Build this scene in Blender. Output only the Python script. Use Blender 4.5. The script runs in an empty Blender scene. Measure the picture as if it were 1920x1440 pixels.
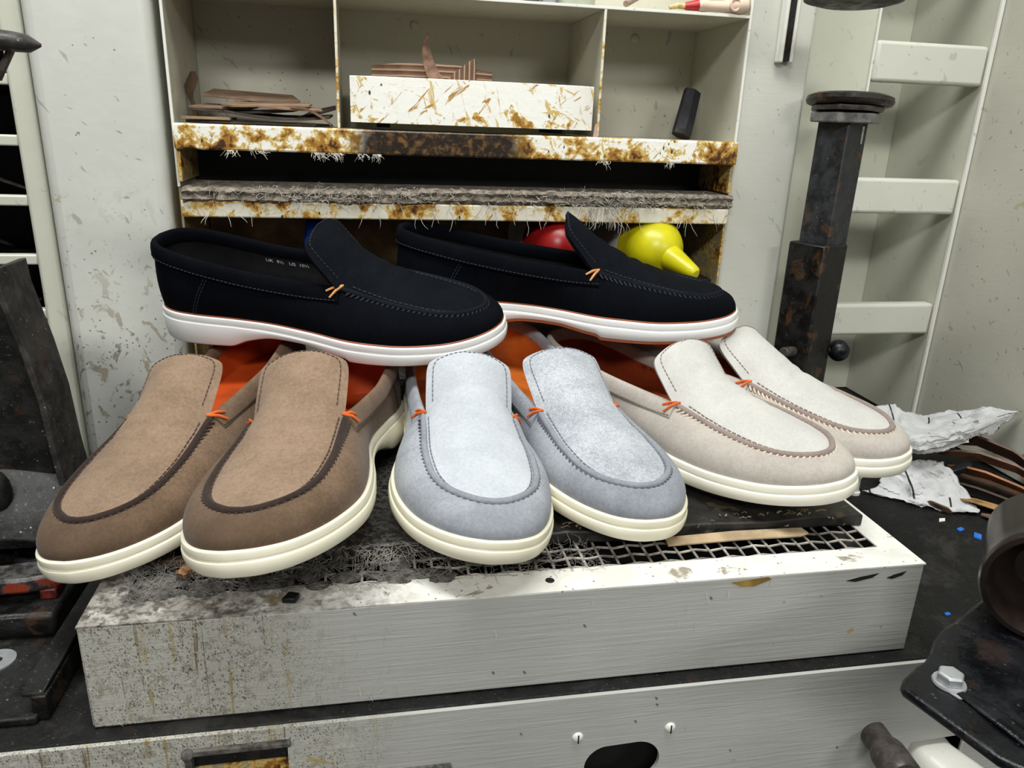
import bpy, bmesh, math, random
import numpy as np
from mathutils import Vector, Matrix

SC = bpy.context.scene
COL = SC.collection
rng = random.Random(7)

# ------------------------------------------------------------------ camera
camd = bpy.data.cameras.new('camera'); cam = bpy.data.objects.new('camera', camd); COL.objects.link(cam)
camd.sensor_fit = 'HORIZONTAL'; camd.sensor_width = 36.0; camd.lens = 27.0
camd.clip_start = 0.01; camd.clip_end = 50
RC = [[0.9831754729, -0.0246287183, 0.1809956233], [-0.1791146480, -0.3243596404, 0.9288211704], [0.0358320003, -0.9456131608, -0.3233138070]]
mw = Matrix.Identity(4)
for i in range(3):
    mw[i][0] = RC[i][0]; mw[i][1] = -RC[i][1]; mw[i][2] = -RC[i][2]
mw[0][3], mw[1][3], mw[2][3] = 0.0, -0.41, 1.25752
cam.matrix_world = mw
SC.camera = cam

# ------------------------------------------------------------------ world, lights, exposure
W = bpy.data.worlds.new('world'); SC.world = W; W.use_nodes = True
W.node_tree.nodes['Background'].inputs[0].default_value = (0.93, 0.97, 1.0, 1)
W.node_tree.nodes['Background'].inputs[1].default_value = 0.07

def area(name, loc, target, sx, sy, power, col=(1, 1, 1)):
    d = bpy.data.lights.new(name, 'AREA'); d.shape = 'RECTANGLE'; d.size = sx; d.size_y = sy; d.energy = power; d.color = col
    o = bpy.data.objects.new(name, d); COL.objects.link(o); o.location = loc
    o.rotation_euler = (Vector(target) - Vector(loc)).to_track_quat('-Z', 'Y').to_euler()
    return o
area('ceiling_tube_overhead', (-0.10, -0.10, 2.55), (0.08, 0.2, 1.0), 1.5, 0.30, 34, (0.97, 1.0, 0.97))
area('ceiling_tube_behind', (-0.45, -1.70, 2.40), (0.1, 0.3, 1.1), 0.8, 0.22, 28, (1.0, 1.0, 0.97))
area('ceiling_tube_aside', (1.05, -2.2, 2.20), (0.1, 0.3, 1.2), 0.7, 0.3, 14, (1.0, 1.0, 0.97))

SC.view_settings.view_transform = 'Standard'; SC.view_settings.look = 'None'
SC.view_settings.gamma = 1.0; SC.view_settings.use_curve_mapping = False
SC.view_settings.exposure = -0.14

# ------------------------------------------------------------------ helpers: objects
def tag(o, label=None, cat=None, group=None, kind=None):
    if label: o['label'] = label
    if cat: o['category'] = cat
    if group: o['group'] = group
    if kind: o['kind'] = kind
    return o

def empty(name, loc=(0, 0, 0), label=None, cat=None, group=None):
    o = bpy.data.objects.new(name, None); COL.objects.link(o); o.location = loc; o.empty_display_size = .02
    return tag(o, label, cat, group)

class MB:
    """collects faces and links them as one mesh object"""
    def __init__(s): s.v = []; s.f = []; s.m = []
    def add(s, vs, fs, mi=0):
        b = len(s.v); s.v += [tuple(map(float, v)) for v in vs]
        s.f += [tuple(b + i for i in f) for f in fs]; s.m += [mi] * len(fs)
    def box(s, x0, x1, y0, y1, z0, z1, mi=0):
        v = [(x, y, z) for z in (z0, z1) for y in (y0, y1) for x in (x0, x1)]
        s.add(v, [(0, 2, 3, 1), (4, 5, 7, 6), (0, 1, 5, 4), (2, 6, 7, 3), (0, 4, 6, 2), (1, 3, 7, 5)], mi)
    def prism(s, poly, vec, mi=0):
        n = len(poly); p = [Vector(q) for q in poly]; vec = Vector(vec)
        v = p + [q + vec for q in p]
        s.add(v, [tuple(range(n))[::-1], tuple(range(n, 2 * n))] + [(i, (i + 1) % n, (i + 1) % n + n, i + n) for i in range(n)], mi)
    def tube(s, path, r, n=8, mi=0, closed=False, cap=True, flat=1.0, up=None):
        P = [Vector(p) for p in path]; N = len(P)
        rr = r if hasattr(r, '__len__') else [r] * N
        vs = []; prev = None
        for i, p in enumerate(P):
            t = (P[(i + 1) % N] - P[i - 1]) if closed else (P[min(i + 1, N - 1)] - P[max(i - 1, 0)])
            if t.length < 1e-9: t = Vector((0, 0, 1))
            t.normalize()
            if up is not None: a = Vector(up) - t * Vector(up).dot(t)
            elif prev is None:
                a = Vector((0, 0, 1)) if abs(t.z) < .9 else Vector((1, 0, 0)); a = a - t * a.dot(t)
            else: a = prev - t * prev.dot(t)
            if a.length < 1e-9: a = t.orthogonal()
            a.normalize(); prev = a; b = t.cross(a)
            for k in range(n):
                w = 2 * math.pi * k / n
                vs.append(p + (a * math.cos(w) * flat + b * math.sin(w)) * rr[i])
        fs = []
        for i in range(N if closed else N - 1):
            j = (i + 1) % N
            for k in range(n):
                fs.append((i * n + k, i * n + (k + 1) % n, j * n + (k + 1) % n, j * n + k))
        if cap and not closed: fs += [tuple(range(n))[::-1], tuple(range((N - 1) * n, N * n))]
        s.add(vs, fs, mi)
    def lathe(s, prof, o=(0, 0, 0), axis=(0, 0, 1), n=32, mi=0):
        ax = Vector(axis).normalized(); a = ax.orthogonal().normalized(); b = ax.cross(a); o = Vector(o)
        vs = []; m = len(prof)
        for k in range(n):
            w = 2 * math.pi * k / n; d = a * math.cos(w) + b * math.sin(w)
            for r, h in prof: vs.append(o + ax * h + d * r)
        fs = [(k * m + i, ((k + 1) % n) * m + i, ((k + 1) % n) * m + i + 1, k * m + i + 1) for k in range(n) for i in range(m - 1)]
        s.add(vs, fs, mi)
    def grid(s, rows, mi=0, closed=False):
        m = len(rows[0]); vs = [p for r in rows for p in r]; fs = []
        for i in range(len(rows) - 1):
            for j in range(m if closed else m - 1):
                k = (j + 1) % m
                fs.append((i * m + j, i * m + k, (i + 1) * m + k, (i + 1) * m + j))
        s.add(vs, fs, mi)
    def sphere(s, c, r, n=16, mi=0, sz=(1, 1, 1)):
        rows = []
        for i in range(n // 2 + 1):
            th = math.pi * i / (n // 2)
            rows.append([(c[0] + r * sz[0] * math.sin(th) * math.cos(2 * math.pi * k / n), c[1] + r * sz[1] * math.sin(th) * math.sin(2 * math.pi * k / n), c[2] + r * sz[2] * math.cos(th)) for k in range(n)])
        s.grid(rows, mi, True)
    def build(s, name, mats, parent=None, bevel=0, seg=2, smooth=None, weld=True, loc=None, solid=0, flip=False):
        me = bpy.data.meshes.new(name)
        me.from_pydata(s.v, [], s.f)
        if not isinstance(mats, (list, tuple)): mats = [mats]
        for m in mats: me.materials.append(m)
        me.polygons.foreach_set('material_index', s.m)
        bm = bmesh.new(); bm.from_mesh(me)
        if weld: bmesh.ops.remove_doubles(bm, verts=bm.verts, dist=1e-6)
        bmesh.ops.recalc_face_normals(bm, faces=bm.faces)
        if flip: bmesh.ops.reverse_faces(bm, faces=bm.faces)
        bm.to_mesh(me); bm.free()
        o = bpy.data.objects.new(name, me); COL.objects.link(o)
        if parent: o.parent = parent
        if loc: o.location = loc
        if smooth is None: smooth = 40
        if smooth:
            me.polygons.foreach_set('use_smooth', [True] * len(me.polygons))
            try: me.set_sharp_from_angle(angle=math.radians(smooth))
            except Exception: pass
        if solid:
            md = o.modifiers.new('thick', 'SOLIDIFY'); md.thickness = solid; md.offset = 0
        if bevel:
            md = o.modifiers.new('bevel', 'BEVEL'); md.width = bevel; md.segments = seg; md.limit_method = 'ANGLE'; md.angle_limit = math.radians(38)
            md.harden_normals = False
        return o

# ------------------------------------------------------------------ helpers: materials
class NT:
    def __init__(s, name, rough=.5, metal=0., sheen=0., spec=.5):
        s.mat = bpy.data.materials.new(name); s.mat.use_nodes = True
        s.t = s.mat.node_tree; s.n = s.t.nodes; s.l = s.t.links
        s.b = s.n['Principled BSDF']
        s.b.inputs['Roughness'].default_value = rough; s.b.inputs['Metallic'].default_value = metal
        s.b.inputs['Specular IOR Level'].default_value = spec
        if sheen: s.b.inputs['Sheen Weight'].default_value = sheen; s.b.inputs['Sheen Roughness'].default_value = .45
        s.tc = s.n.new('ShaderNodeTexCoord'); s.co = s.tc.outputs['Object']; s.bh = None
    def put(s, sock, v):
        if isinstance(v, bpy.types.NodeSocket): s.l.new(v, sock)
        elif hasattr(v, '__len__'): sock.default_value = tuple(v) + (1,) if len(v) == 3 and sock.type == 'RGBA' else v
        else: sock.default_value = v
    def vec(s, scale=(1, 1, 1), loc=(0, 0, 0), rot=(0, 0, 0), co=None):
        m = s.n.new('ShaderNodeMapping'); s.l.new(co or s.co, m.inputs[0])
        m.inputs['Scale'].default_value = scale; m.inputs['Location'].default_value = loc; m.inputs['Rotation'].default_value = rot
        return m.outputs[0]
    def rs(s, scale, rot, loc=(0, 0, 0)): return s.vec(scale=scale, loc=loc, co=s.vec(rot=rot))      # turn first, then stretch
    def noise(s, scale=10, detail=4, rough=.55, dist=0., co=None, loc=None):
        x = s.n.new('ShaderNodeTexNoise'); v = co or s.co
        if loc: v = s.vec(loc=loc, co=v)
        s.l.new(v, x.inputs['Vector'])
        x.inputs['Scale'].default_value = scale; x.inputs['Detail'].default_value = detail
        x.inputs['Roughness'].default_value = rough; x.inputs['Distortion'].default_value = dist
        return x.outputs['Fac']
    def vor(s, scale=50, co=None, feature='F1', out='Distance', rand=1.0):
        x = s.n.new('ShaderNodeTexVoronoi'); x.feature = feature; s.l.new(co or s.co, x.inputs['Vector']); x.inputs['Scale'].default_value = scale
        x.inputs['Randomness'].default_value = rand
        return x.outputs[out]
    def wave(s, scale=10, dist=0, co=None, dirn='X', detail=2):
        x = s.n.new('ShaderNodeTexWave'); s.l.new(co or s.co, x.inputs['Vector']); x.bands_direction = dirn
        x.inputs['Scale'].default_value = scale; x.inputs['Distortion'].default_value = dist; x.inputs['Detail'].default_value = detail
        return x.outputs['Fac']
    def step(s, v, a, b):                      # smooth 0..1 ramp from a to b
        m = s.n.new('ShaderNodeMapRange'); m.interpolation_type = 'SMOOTHSTEP'; s.put(m.inputs['Value'], v)
        if a <= b:
            m.inputs['From Min'].default_value = a; m.inputs['From Max'].default_value = b
        else:
            m.inputs['From Min'].default_value = b; m.inputs['From Max'].default_value = a
            m.inputs['To Min'].default_value = 1; m.inputs['To Max'].default_value = 0
        return m.outputs['Result']
    def math(s, op, a, b=0.0):
        m = s.n.new('ShaderNodeMath'); m.operation = op; s.put(m.inputs[0], a); s.put(m.inputs[1], b); return m.outputs[0]
    def mul(s, a, b): return s.math('MULTIPLY', a, b)
    def mx(s, a, b): return s.math('MAXIMUM', a, b)
    def xyz(s):
        x = s.n.new('ShaderNodeSeparateXYZ'); s.l.new(s.co, x.inputs[0]); return x.outputs
    def mix(s, fac, a, b):
        m = s.n.new('ShaderNodeMix'); m.data_type = 'RGBA'
        s.put(m.inputs['Factor'], fac); s.put(m.inputs['A'] if False else m.inputs[6], a); s.put(m.inputs[7], b)
        return m.outputs[2]
    def color(s, v): s.put(s.b.inputs['Base Color'], v)
    def rough(s, v): s.put(s.b.inputs['Roughness'], v)
    def bump(s, h, strength=.3, dist=.001):
        b = s.n.new('ShaderNodeBump'); b.inputs['Strength'].default_value = strength; b.inputs['Distance'].default_value = dist
        s.put(b.inputs['Height'], h)
        if s.bh: s.l.new(s.bh, b.inputs['Normal'])
        s.bh = b.outputs['Normal']; s.l.new(s.bh, s.b.inputs['Normal'])

def plain(name, col, rough=.5, metal=0., var=.12, scale=60, bump=.0, bscale=300, spec=.5):
    m = NT(name, rough, metal, spec=spec)
    n = m.noise(scale, 5)
    lo = tuple(c * (1 - var) for c in col); hi = tuple(min(1, c * (1 + var)) for c in col)
    m.color(m.mix(m.step(n, .35, .65), lo, hi))
    if bump: m.bump(m.noise(bscale, 4), bump, .0008)
    return m.mat

def paint(name, col, rough=.32, marks=1.0, brush=.15, warm=(.40, .33, .18), dirt=None):
    """cream enamel on steel with chips, scuffs and odd glue spots"""
    m = NT(name, rough)
    big = m.noise(7, 4, .6); c = m.mix(m.step(big, .35, .7), tuple(k * .93 for k in col), col)
    # faint scuffs, slanted
    sv = m.rs((120, 120, 42), (.3, .6, .4)); sc = m.noise(1.0, 3, .5, .6, co=sv)
    c = m.mix(m.mul(m.step(sc, .665, .70), .55 * marks), c, (.24, .225, .20))
    sv2 = m.rs((190, 190, 50), (-.5, 1.1, .3)); sc2 = m.noise(1.0, 2, .5, .3, co=sv2)
    c = m.mix(m.mul(m.step(sc2, .735, .765), .55 * marks), c, (.11, .10, .085))
    # specks
    sp = m.step(m.vor(120), .13, .09); keep = m.step(m.noise(26, 2), .56, .60)
    c = m.mix(m.mul(m.mul(sp, keep), .8 * marks), c, (.10, .085, .07))
    # glue spots
    gl = m.mul(m.step(m.noise(30, 3, .55, .8, loc=(3.1, 1.7, .4)), .70, .725), m.step(m.noise(9, 2, loc=(8, 2, 5)), .5, .56))
    c = m.mix(m.mul(gl, .6 * marks), c, warm)
    if dirt:                                            # knocked and smeared towards the bench
        zz = m.math('ADD', m.xyz()[2], m.mul(m.noise(9, 3, loc=(1, 1, 7)), .22)); lowz = m.step(zz, dirt[1] + .11, dirt[0] + .11)
        d1 = m.noise(55, 4, .62, .7, co=m.rs((1, 1, .6), (0, .5, 0), (3, 3, 3))); c = m.mix(m.mul(m.mul(m.step(d1, .585, .64), lowz), .75), c, (.30, .25, .16))
        d2 = m.noise(120, 4, .62, .5, co=m.rs((1, 1, .5), (0, -.5, 0))); c = m.mix(m.mul(m.mul(m.step(d2, .60, .66), lowz), .75), c, (.17, .15, .12))
        d3 = m.mul(m.step(m.vor(170), .20, .12), m.step(m.noise(40, 2), .48, .54)); c = m.mix(m.mul(m.mul(d3, lowz), .8), c, (.07, .06, .045))
    m.color(c)
    m.rough(m.mix(m.step(m.noise(40, 3), .4, .7), (rough,) * 3, (rough + .18,) * 3))
    if brush:
        bv = m.vec(scale=(30, 30, 260)); m.bump(m.noise(1.0, 4, .6, .8, co=bv), brush, .0009)
    m.bump(m.noise(55, 3), .12, .002)
    return m.mat

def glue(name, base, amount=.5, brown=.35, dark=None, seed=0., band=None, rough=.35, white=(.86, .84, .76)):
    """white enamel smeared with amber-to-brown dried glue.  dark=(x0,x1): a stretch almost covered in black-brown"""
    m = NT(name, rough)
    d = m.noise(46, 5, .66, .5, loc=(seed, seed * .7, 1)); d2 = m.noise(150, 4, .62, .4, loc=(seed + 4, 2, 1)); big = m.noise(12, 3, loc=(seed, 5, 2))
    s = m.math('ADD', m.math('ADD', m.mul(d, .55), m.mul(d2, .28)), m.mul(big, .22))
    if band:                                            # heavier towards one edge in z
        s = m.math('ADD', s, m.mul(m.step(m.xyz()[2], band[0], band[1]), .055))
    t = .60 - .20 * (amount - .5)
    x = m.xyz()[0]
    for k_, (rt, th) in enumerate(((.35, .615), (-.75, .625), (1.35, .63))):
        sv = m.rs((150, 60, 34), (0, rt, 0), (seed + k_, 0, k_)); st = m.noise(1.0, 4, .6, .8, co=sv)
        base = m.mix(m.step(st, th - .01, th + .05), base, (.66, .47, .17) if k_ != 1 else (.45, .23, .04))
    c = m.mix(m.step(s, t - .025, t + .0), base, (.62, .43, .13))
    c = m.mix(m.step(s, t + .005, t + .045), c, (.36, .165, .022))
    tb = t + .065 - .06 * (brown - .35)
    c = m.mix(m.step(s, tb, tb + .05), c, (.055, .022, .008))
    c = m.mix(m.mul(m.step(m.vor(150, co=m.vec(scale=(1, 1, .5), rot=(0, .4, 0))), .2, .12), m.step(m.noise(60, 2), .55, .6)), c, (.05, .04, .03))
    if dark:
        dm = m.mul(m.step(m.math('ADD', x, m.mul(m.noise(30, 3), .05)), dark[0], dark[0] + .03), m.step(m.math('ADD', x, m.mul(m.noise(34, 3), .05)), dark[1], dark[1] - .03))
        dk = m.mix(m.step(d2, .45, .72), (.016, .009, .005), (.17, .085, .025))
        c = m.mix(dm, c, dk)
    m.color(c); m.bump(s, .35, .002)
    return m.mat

def suede(name, light, dark, nap=.5, grain=1.0, seed=0., toe_dark=0.):
    m = NT(name, .92, sheen=.0 if 'navy' in name else .12, spec=.06 if 'navy' in name else .12)
    a = m.noise(30, 5, .66, .2, loc=(seed, 1, 2)); b = m.noise(420, 3, .6); cc = m.noise(1500, 2, .6)
    k = m.math('ADD', m.mul(a, .42), m.math('ADD', m.mul(b, .30), m.mul(cc, .28 * grain)))
    m.color(m.mix(m.step(k, .34 + .14 * (grain - 1), .66 + .14 * (grain - 1)), dark, light))
    if toe_dark:                                         # darker towards the toe
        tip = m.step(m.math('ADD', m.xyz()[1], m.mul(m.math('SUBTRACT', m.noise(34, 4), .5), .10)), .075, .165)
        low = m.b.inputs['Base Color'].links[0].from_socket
        m.color(m.mix(m.mul(tip, toe_dark), low, tuple(k * .62 for k in dark)))
    m.bump(m.math('ADD', m.mul(b, .5), cc), .22 * grain, .0006)
    m.bump(a, .12, .002)
    return m.mat

WHITE = (.66, .655, .60)
M = {}
M['paint'] = paint('cream_enamel', (.66, .655, .59))
M['paint_marked'] = paint('cream_enamel_scuffed', (.64, .64, .585), marks=.9, brush=.04, dirt=(.98, 1.24))
M['paint_rack'] = paint('cream_enamel_clean', (.60, .60, .50), marks=.45, brush=.0)
M['paint_cubby'] = paint('cream_enamel_cubby', (.56, .54, .44), marks=.9, brush=.0)
M['paint_bright'] = paint('cream_enamel_edge', (.80, .79, .72), marks=.6, brush=.0)
M['lip'] = glue('glue_stained_lip', (.88, .86, .78), .78, .6, dark=(.005, .185), seed=2., band=(1.246, 1.224))
M['tray'] = glue('glue_stained_tray', (.90, .885, .82), .38, .25, seed=9., band=(.026, .0))
M['lowlip'] = glue('glue_stained_lower_lip', (.72, .68, .56), .72, .6, seed=5.)
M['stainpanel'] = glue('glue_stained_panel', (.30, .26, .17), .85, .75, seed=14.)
M['slotdark'] = plain('glue_and_shade_dark', (.010, .008, .006), .5, var=.5, scale=40, bump=.4, bscale=90)  # slot colour: dried glue plus the shade of its depth
M['brownboard'] = plain('brown_board', (.40, .27, .14), .8, var=.5, scale=16)
M['blackiron'] = None
def iron(name, base, rough=.38, dust=.35, rust=.0, scale=1., smudge=0.):
    m = NT(name, rough, spec=.32)
    n = m.noise(60 * scale, 5, .65); f = m.noise(300 * scale, 4, .7)
    c = m.mix(m.step(n, .35, .65), tuple(k * .55 for k in base), tuple(k * 1.5 for k in base))
    c = m.mix(m.mul(m.step(f, .58, .72), dust), c, (.20, .195, .185))
    if rust: c = m.mix(m.mul(m.step(m.noise(45 * scale, 4, .6, .5, loc=(2, 7, 1)), .58, .66), rust), c, (.10, .045, .02))
    sp = m.mul(m.step(m.vor(190 * scale), .16, .10), m.step(m.noise(70, 2), .52, .58))
    c = m.mix(m.mul(sp, min(1, dust * 1.6)), c, (.42, .40, .36))
    if smudge: c = m.mix(m.mul(m.step(m.noise(17, 5, .7, .5, loc=(1, 6, 3)), .52, .70), smudge), c, (.075, .070, .062))
    m.color(c); m.rough(m.mix(m.step(n, .4, .65), (rough,) * 3, (min(1, rough + .3),) * 3))
    m.bump(f, .25, .001); m.bump(n, .25, .002)
    return m.mat
M['blackiron'] = iron('black_painted_iron', (.007, .0066, .0062), .30, .10, .35)
M['dustyiron'] = iron('dusty_black_iron', (.0085, .008, .0075), .5, .22, .2)
M['glossblack'] = iron('glossy_black_paint', (.004, .0045, .006), .24, .07, .12)
M['benchtop'] = iron('black_dusty_bench_top', (.0042, .0040, .0038), .6, .11, .1, scale=1.6, smudge=.28)
M['steel'] = plain('worn_steel', (.42, .41, .39), .35, 1.0, var=.3, scale=120)
M['zinc'] = plain('zinc_plated_steel', (.42, .43, .44), .48, .6, var=.12, scale=80)
M['darkbrownmetal'] = plain('brown_lacquered_metal', (.022, .015, .0125), .30, .45, var=.3, scale=50)
M['oldbrass'] = plain('dark_oiled_steel', (.085, .072, .064), .45, .4, var=.35, scale=150, bump=.2)

# white box front greyed for the viewer's shadow: grimy with drips and specks at its left end, brush strokes elsewhere
def boxpaint(name, xl, x0):
    m = NT(name, .36)
    X, Y, Z = m.xyz()
    big = m.noise(6, 4); c = m.mix(m.step(big, .35, .7), (.42, .42, .39), (.485, .485, .455))
    wob = m.math('ADD', X, m.mul(m.noise(14, 3), .10))
    left = m.step(wob, x0 + .11, x0 + .01)
    lw = m.noise(16, 3, loc=(6, 1, 2)); c = m.mix(m.mul(left, .6), c, (.47, .45, .385))
    f0 = m.noise(120, 4, .7, loc=(2, 2, 5)); c = m.mix(m.mul(m.step(f0, .50, .62), m.mul(left, .6)), c, (.24, .21, .15))
    # narrow drips run down
    for sc_, th_, col_, st_ in (((210, 210, 5), .60, (.34, .245, .085), .85), ((330, 330, 8), .63, (.15, .10, .04), .8), ((90, 90, 6), .63, (.36, .27, .10), .7)):
        dr = m.noise(1.0, 3, .5, .3, co=m.vec(scale=sc_, loc=(sc_[0], 1, 0))); dr = m.mul(m.step(dr, th_, th_ + .05), m.step(m.noise(26, 3, loc=(sc_[0], 3, 3)), .42, .55))
        c = m.mix(m.mul(m.mul(dr, left), st_), c, col_)
    # pepper specks and stuck fibres
    sp = m.mul(m.step(m.vor(560, co=m.rs((1, 1, .5), (0, .4, 0))), .33, .2), m.step(m.noise(60, 2), .44, .50)); c = m.mix(m.mul(sp, m.mul(left, .75)), c, (.055, .048, .036))
    sp = m.mul(m.step(m.vor(800), .36, .24), m.step(m.noise(90, 2, loc=(4, 4, 4)), .38, .48)); c = m.mix(m.mul(sp, m.mul(left, .8)), c, (.10, .085, .06))
    f2 = m.noise(260, 3, .6, loc=(4, 1, 1)); c = m.mix(m.mul(m.step(f2, .60, .66), m.mul(left, .6)), c, (.64, .62, .54))
    # a few specks everywhere
    s2 = m.mul(m.step(m.vor(90, co=m.rs((1, 1, .5), (0, .6, 0))), .10, .06), m.step(m.noise(33, 2), .53, .57))
    c = m.mix(m.mul(s2, .75), c, (.07, .06, .05))
    gs = m.mul(m.step(m.noise(34, 3, .5, .4, loc=(1, 4, 9)), .715, .735), .75); c = m.mix(gs, c, (.42, .31, .10))
    m.color(c)
    bv = m.vec(scale=(14, 14, 330), rot=(0, .04, 0)); m.bump(m.noise(1.0, 4, .6, 1.0, co=bv), .45, .0011)
    m.bump(m.noise(300, 3), .12, .0006)
    return m.mat
M['boxfront'] = boxpaint('shaded_white_brushed_enamel', -.17, -.06)
M['panelfront'] = boxpaint('shaded_white_brushed_enamel_lower', -.17, -.02)  # lower panel greyed the same way for shadow
def rimpaint():
    m = NT('white_rim_enamel_dusty', .4)
    X, Y, Z = m.xyz()
    c = m.mix(m.step(m.noise(30, 4), .4, .65), (.80, .79, .74), (.70, .68, .62))
    left = m.step(m.math('ADD', X, m.mul(m.noise(20, 3), .16)), .13, -.03)
    c = m.mix(m.mul(left, m.step(m.noise(55, 4, .6), .22, .5)), c, (.30, .275, .245))
    d = m.noise(150, 5, .7); c = m.mix(m.mul(m.step(d, .42, .62), left), c, (.09, .08, .072))
    st = m.step(m.noise(42, 4, .6, .5, loc=(3, 3, 3)), .62, .68); c = m.mix(m.mul(st, .75), c, (.20, .145, .07))
    sp = m.mul(m.step(m.vor(210), .2, .12), m.step(m.noise(70, 2), .5, .55)); c = m.mix(m.mul(sp, .8), c, (.08, .07, .06))
    m.color(c); m.bump(d, .4, .0015)
    return m.mat
M['rim'] = rimpaint()
def slabmat():
    m = NT('black_board_dusty', .5)
    X, Y, Z = m.xyz()
    n = m.noise(55, 5, .65, .4); f = m.noise(260, 4, .7)
    c = m.mix(m.step(n, .35, .65), (.006, .0056, .005), (.022, .0205, .018))
    left = m.step(m.math('ADD', X, m.mul(m.noise(16, 3), .2)), .26, .0)
    c = m.mix(m.mul(m.step(f, .40, .62), m.mul(left, .85)), c, (.17, .155, .135))
    c = m.mix(m.mul(m.step(m.noise(40, 3, loc=(2, 2, 8)), .62, .68), .6), c, (.13, .10, .05))
    m.color(c); m.bump(n, .5, .002); m.bump(f, .3, .001)
    return m.mat
M['slab'] = slabmat()
M['grime'] = plain('felted_grey_dust', (.085, .078, .070), .95, var=.6, scale=150, bump=.7, bscale=260)
M['lint'] = plain('grey_lint', (.42, .39, .34), .95, var=.35, scale=90)
M['lintgrey'] = plain('dusty_lint', (.20, .185, .165), .95, var=.5, scale=90)
M['lintwhite'] = plain('pale_lint', (.50, .47, .41), .95, var=.2, scale=90)
M['wire'] = plain('dirty_wire', (.34, .31, .27), .55, .1, var=.6, scale=60, bump=.3)
M['rail'] = paint('cream_enamel_rails', (.66, .66, .58), marks=.6, brush=0)
M['dark'] = plain('dark_inside', (.004, .0035, .003), .8, var=.2)
M['cardboard'] = plain('frayed_grey_cardboard', (.20, .168, .132), .95, var=.45, scale=120, bump=.8, bscale=220)
M['tancard'] = plain('tan_card', (.42, .31, .19), .85, var=.2, scale=60)
# shoes: apron colours lightened as if lit from above, sides in shade tone
SHOE = {
 'brown': dict(up=suede('brown_suede', (.205, .134, .088), (.108, .068, .041), seed=1, toe_dark=.75), pl=suede('brown_suede_lit', (.315, .218, .150), (.190, .127, .084), seed=3), ridge=suede('dark_brown_ridge', (.045, .028, .023), (.025, .016, .013)),
               thread=plain('dark_brown_thread', (.040, .022, .016), .8), seamthread=plain('brown_thread', (.075, .045, .032), .8), lining=plain('orange_leather', (.46, .058, .007), .45, var=.18, scale=30), sole=plain('cream_rubber', (.83, .785, .62), .38, var=.03, scale=30, bump=.03)),
 'grey': dict(up=suede('blue_grey_suede', (.400, .415, .450), (.235, .248, .280), seed=5, toe_dark=.4), pl=suede('blue_grey_suede_lit', (.54, .565, .60), (.41, .43, .465), seed=7), ridge=suede('slate_ridge', (.29, .305, .335), (.19, .20, .225)),
              thread=plain('slate_thread', (.085, .098, .125), .8), seamthread=plain('grey_thread', (.17, .18, .21), .8), lining=plain('orange_leather_bright', (.50, .115, .014), .45, var=.2, scale=30), sole=plain('ivory_rubber', (.80, .755, .585), .38, var=.03, scale=30, bump=.03)),
 'greydark': dict(),
 'beige': dict(up=suede('off_white_suede_shaded', (.49, .445, .40), (.37, .33, .29), seed=9), pl=suede('off_white_suede_lit', (.575, .56, .53), (.47, .455, .43), seed=11), ridge=suede('taupe_ridge', (.32, .255, .225), (.21, .165, .145)),
               thread=plain('cream_thread', (.68, .55, .44), .8), seamthread=plain('taupe_thread', (.24, .18, .15), .8), lining=plain('rust_leather', (.22, .034, .008), .45, var=.2, scale=30), sole=plain('ecru_rubber', (.83, .80, .68), .38, var=.03, scale=30, bump=.03)),
 'navy': dict(up=suede('navy_suede', (.0030, .0038, .0062), (.0014, .0018, .0032), grain=.8, seed=13), pl=suede('navy_suede_lit', (.0058, .0070, .0100), (.0028, .0035, .0055), grain=.8, seed=15), ridge=suede('navy_ridge', (.0100, .0118, .0160), (.005, .006, .009)),
              thread=plain('navy_thread', (.006, .0075, .011), .8), seamthread=plain('blue_grey_thread', (.010, .014, .023), .8), lining=plain('black_leather', (.0075, .007, .008), .4, var=.2), sole=plain('white_rubber', (.80, .80, .785), .38, var=.02, scale=30, bump=.03)),
}
g4 = dict(SHOE['grey']); g4['pl'] = suede('coarse_blue_grey_suede_lit', (.56, .58, .615), (.27, .29, .32), grain=2.0, seed=21); g4['up'] = suede('deep_blue_grey_suede', (.360, .375, .410), (.205, .218, .250), seed=19, toe_dark=.4)  # apron copy lightened for light from above, with coarser nap
SHOE['greydark'] = g4
M['orangethread'] = plain('orange_thread', (.66, .12, .015), .6, var=.15)
M['palethread'] = plain('pale_orange_thread', (.60, .27, .09), .6, var=.15)
M['orangerubber'] = plain('rust_rubber', (.28, .075, .025), .5)
M['stamp'] = plain('silver_stamp', (.42, .43, .45), .5)
M['stampdark'] = plain('dark_stamp', (.06, .015, .008), .5)
#SPLIT-SHOES
# ================================================================== LOAFERS
SL = .305
def ip(xs, ys):
    xs = np.array(xs, float); ys = np.array(ys, float); h = np.diff(xs); dl = np.diff(ys) / h
    m = np.zeros(len(xs)); m[0] = dl[0]; m[-1] = dl[-1]
    for i in range(1, len(xs) - 1):
        if dl[i - 1] * dl[i] > 0:
            w1 = 2 * h[i] + h[i - 1]; w2 = h[i] + 2 * h[i - 1]; m[i] = (w1 + w2) / (w1 / dl[i - 1] + w2 / dl[i])
    def f(x):
        x = np.clip(np.asarray(x, float), xs[0], xs[-1]); i = np.clip(np.searchsorted(xs, x) - 1, 0, len(xs) - 2); t = (x - xs[i]) / h[i]
        return (1 + 2 * t) * (1 - t) ** 2 * ys[i] + t * (1 - t) ** 2 * h[i] * m[i] + t * t * (3 - 2 * t) * ys[i + 1] + t * t * (t - 1) * h[i] * m[i + 1]
    return f
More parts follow.
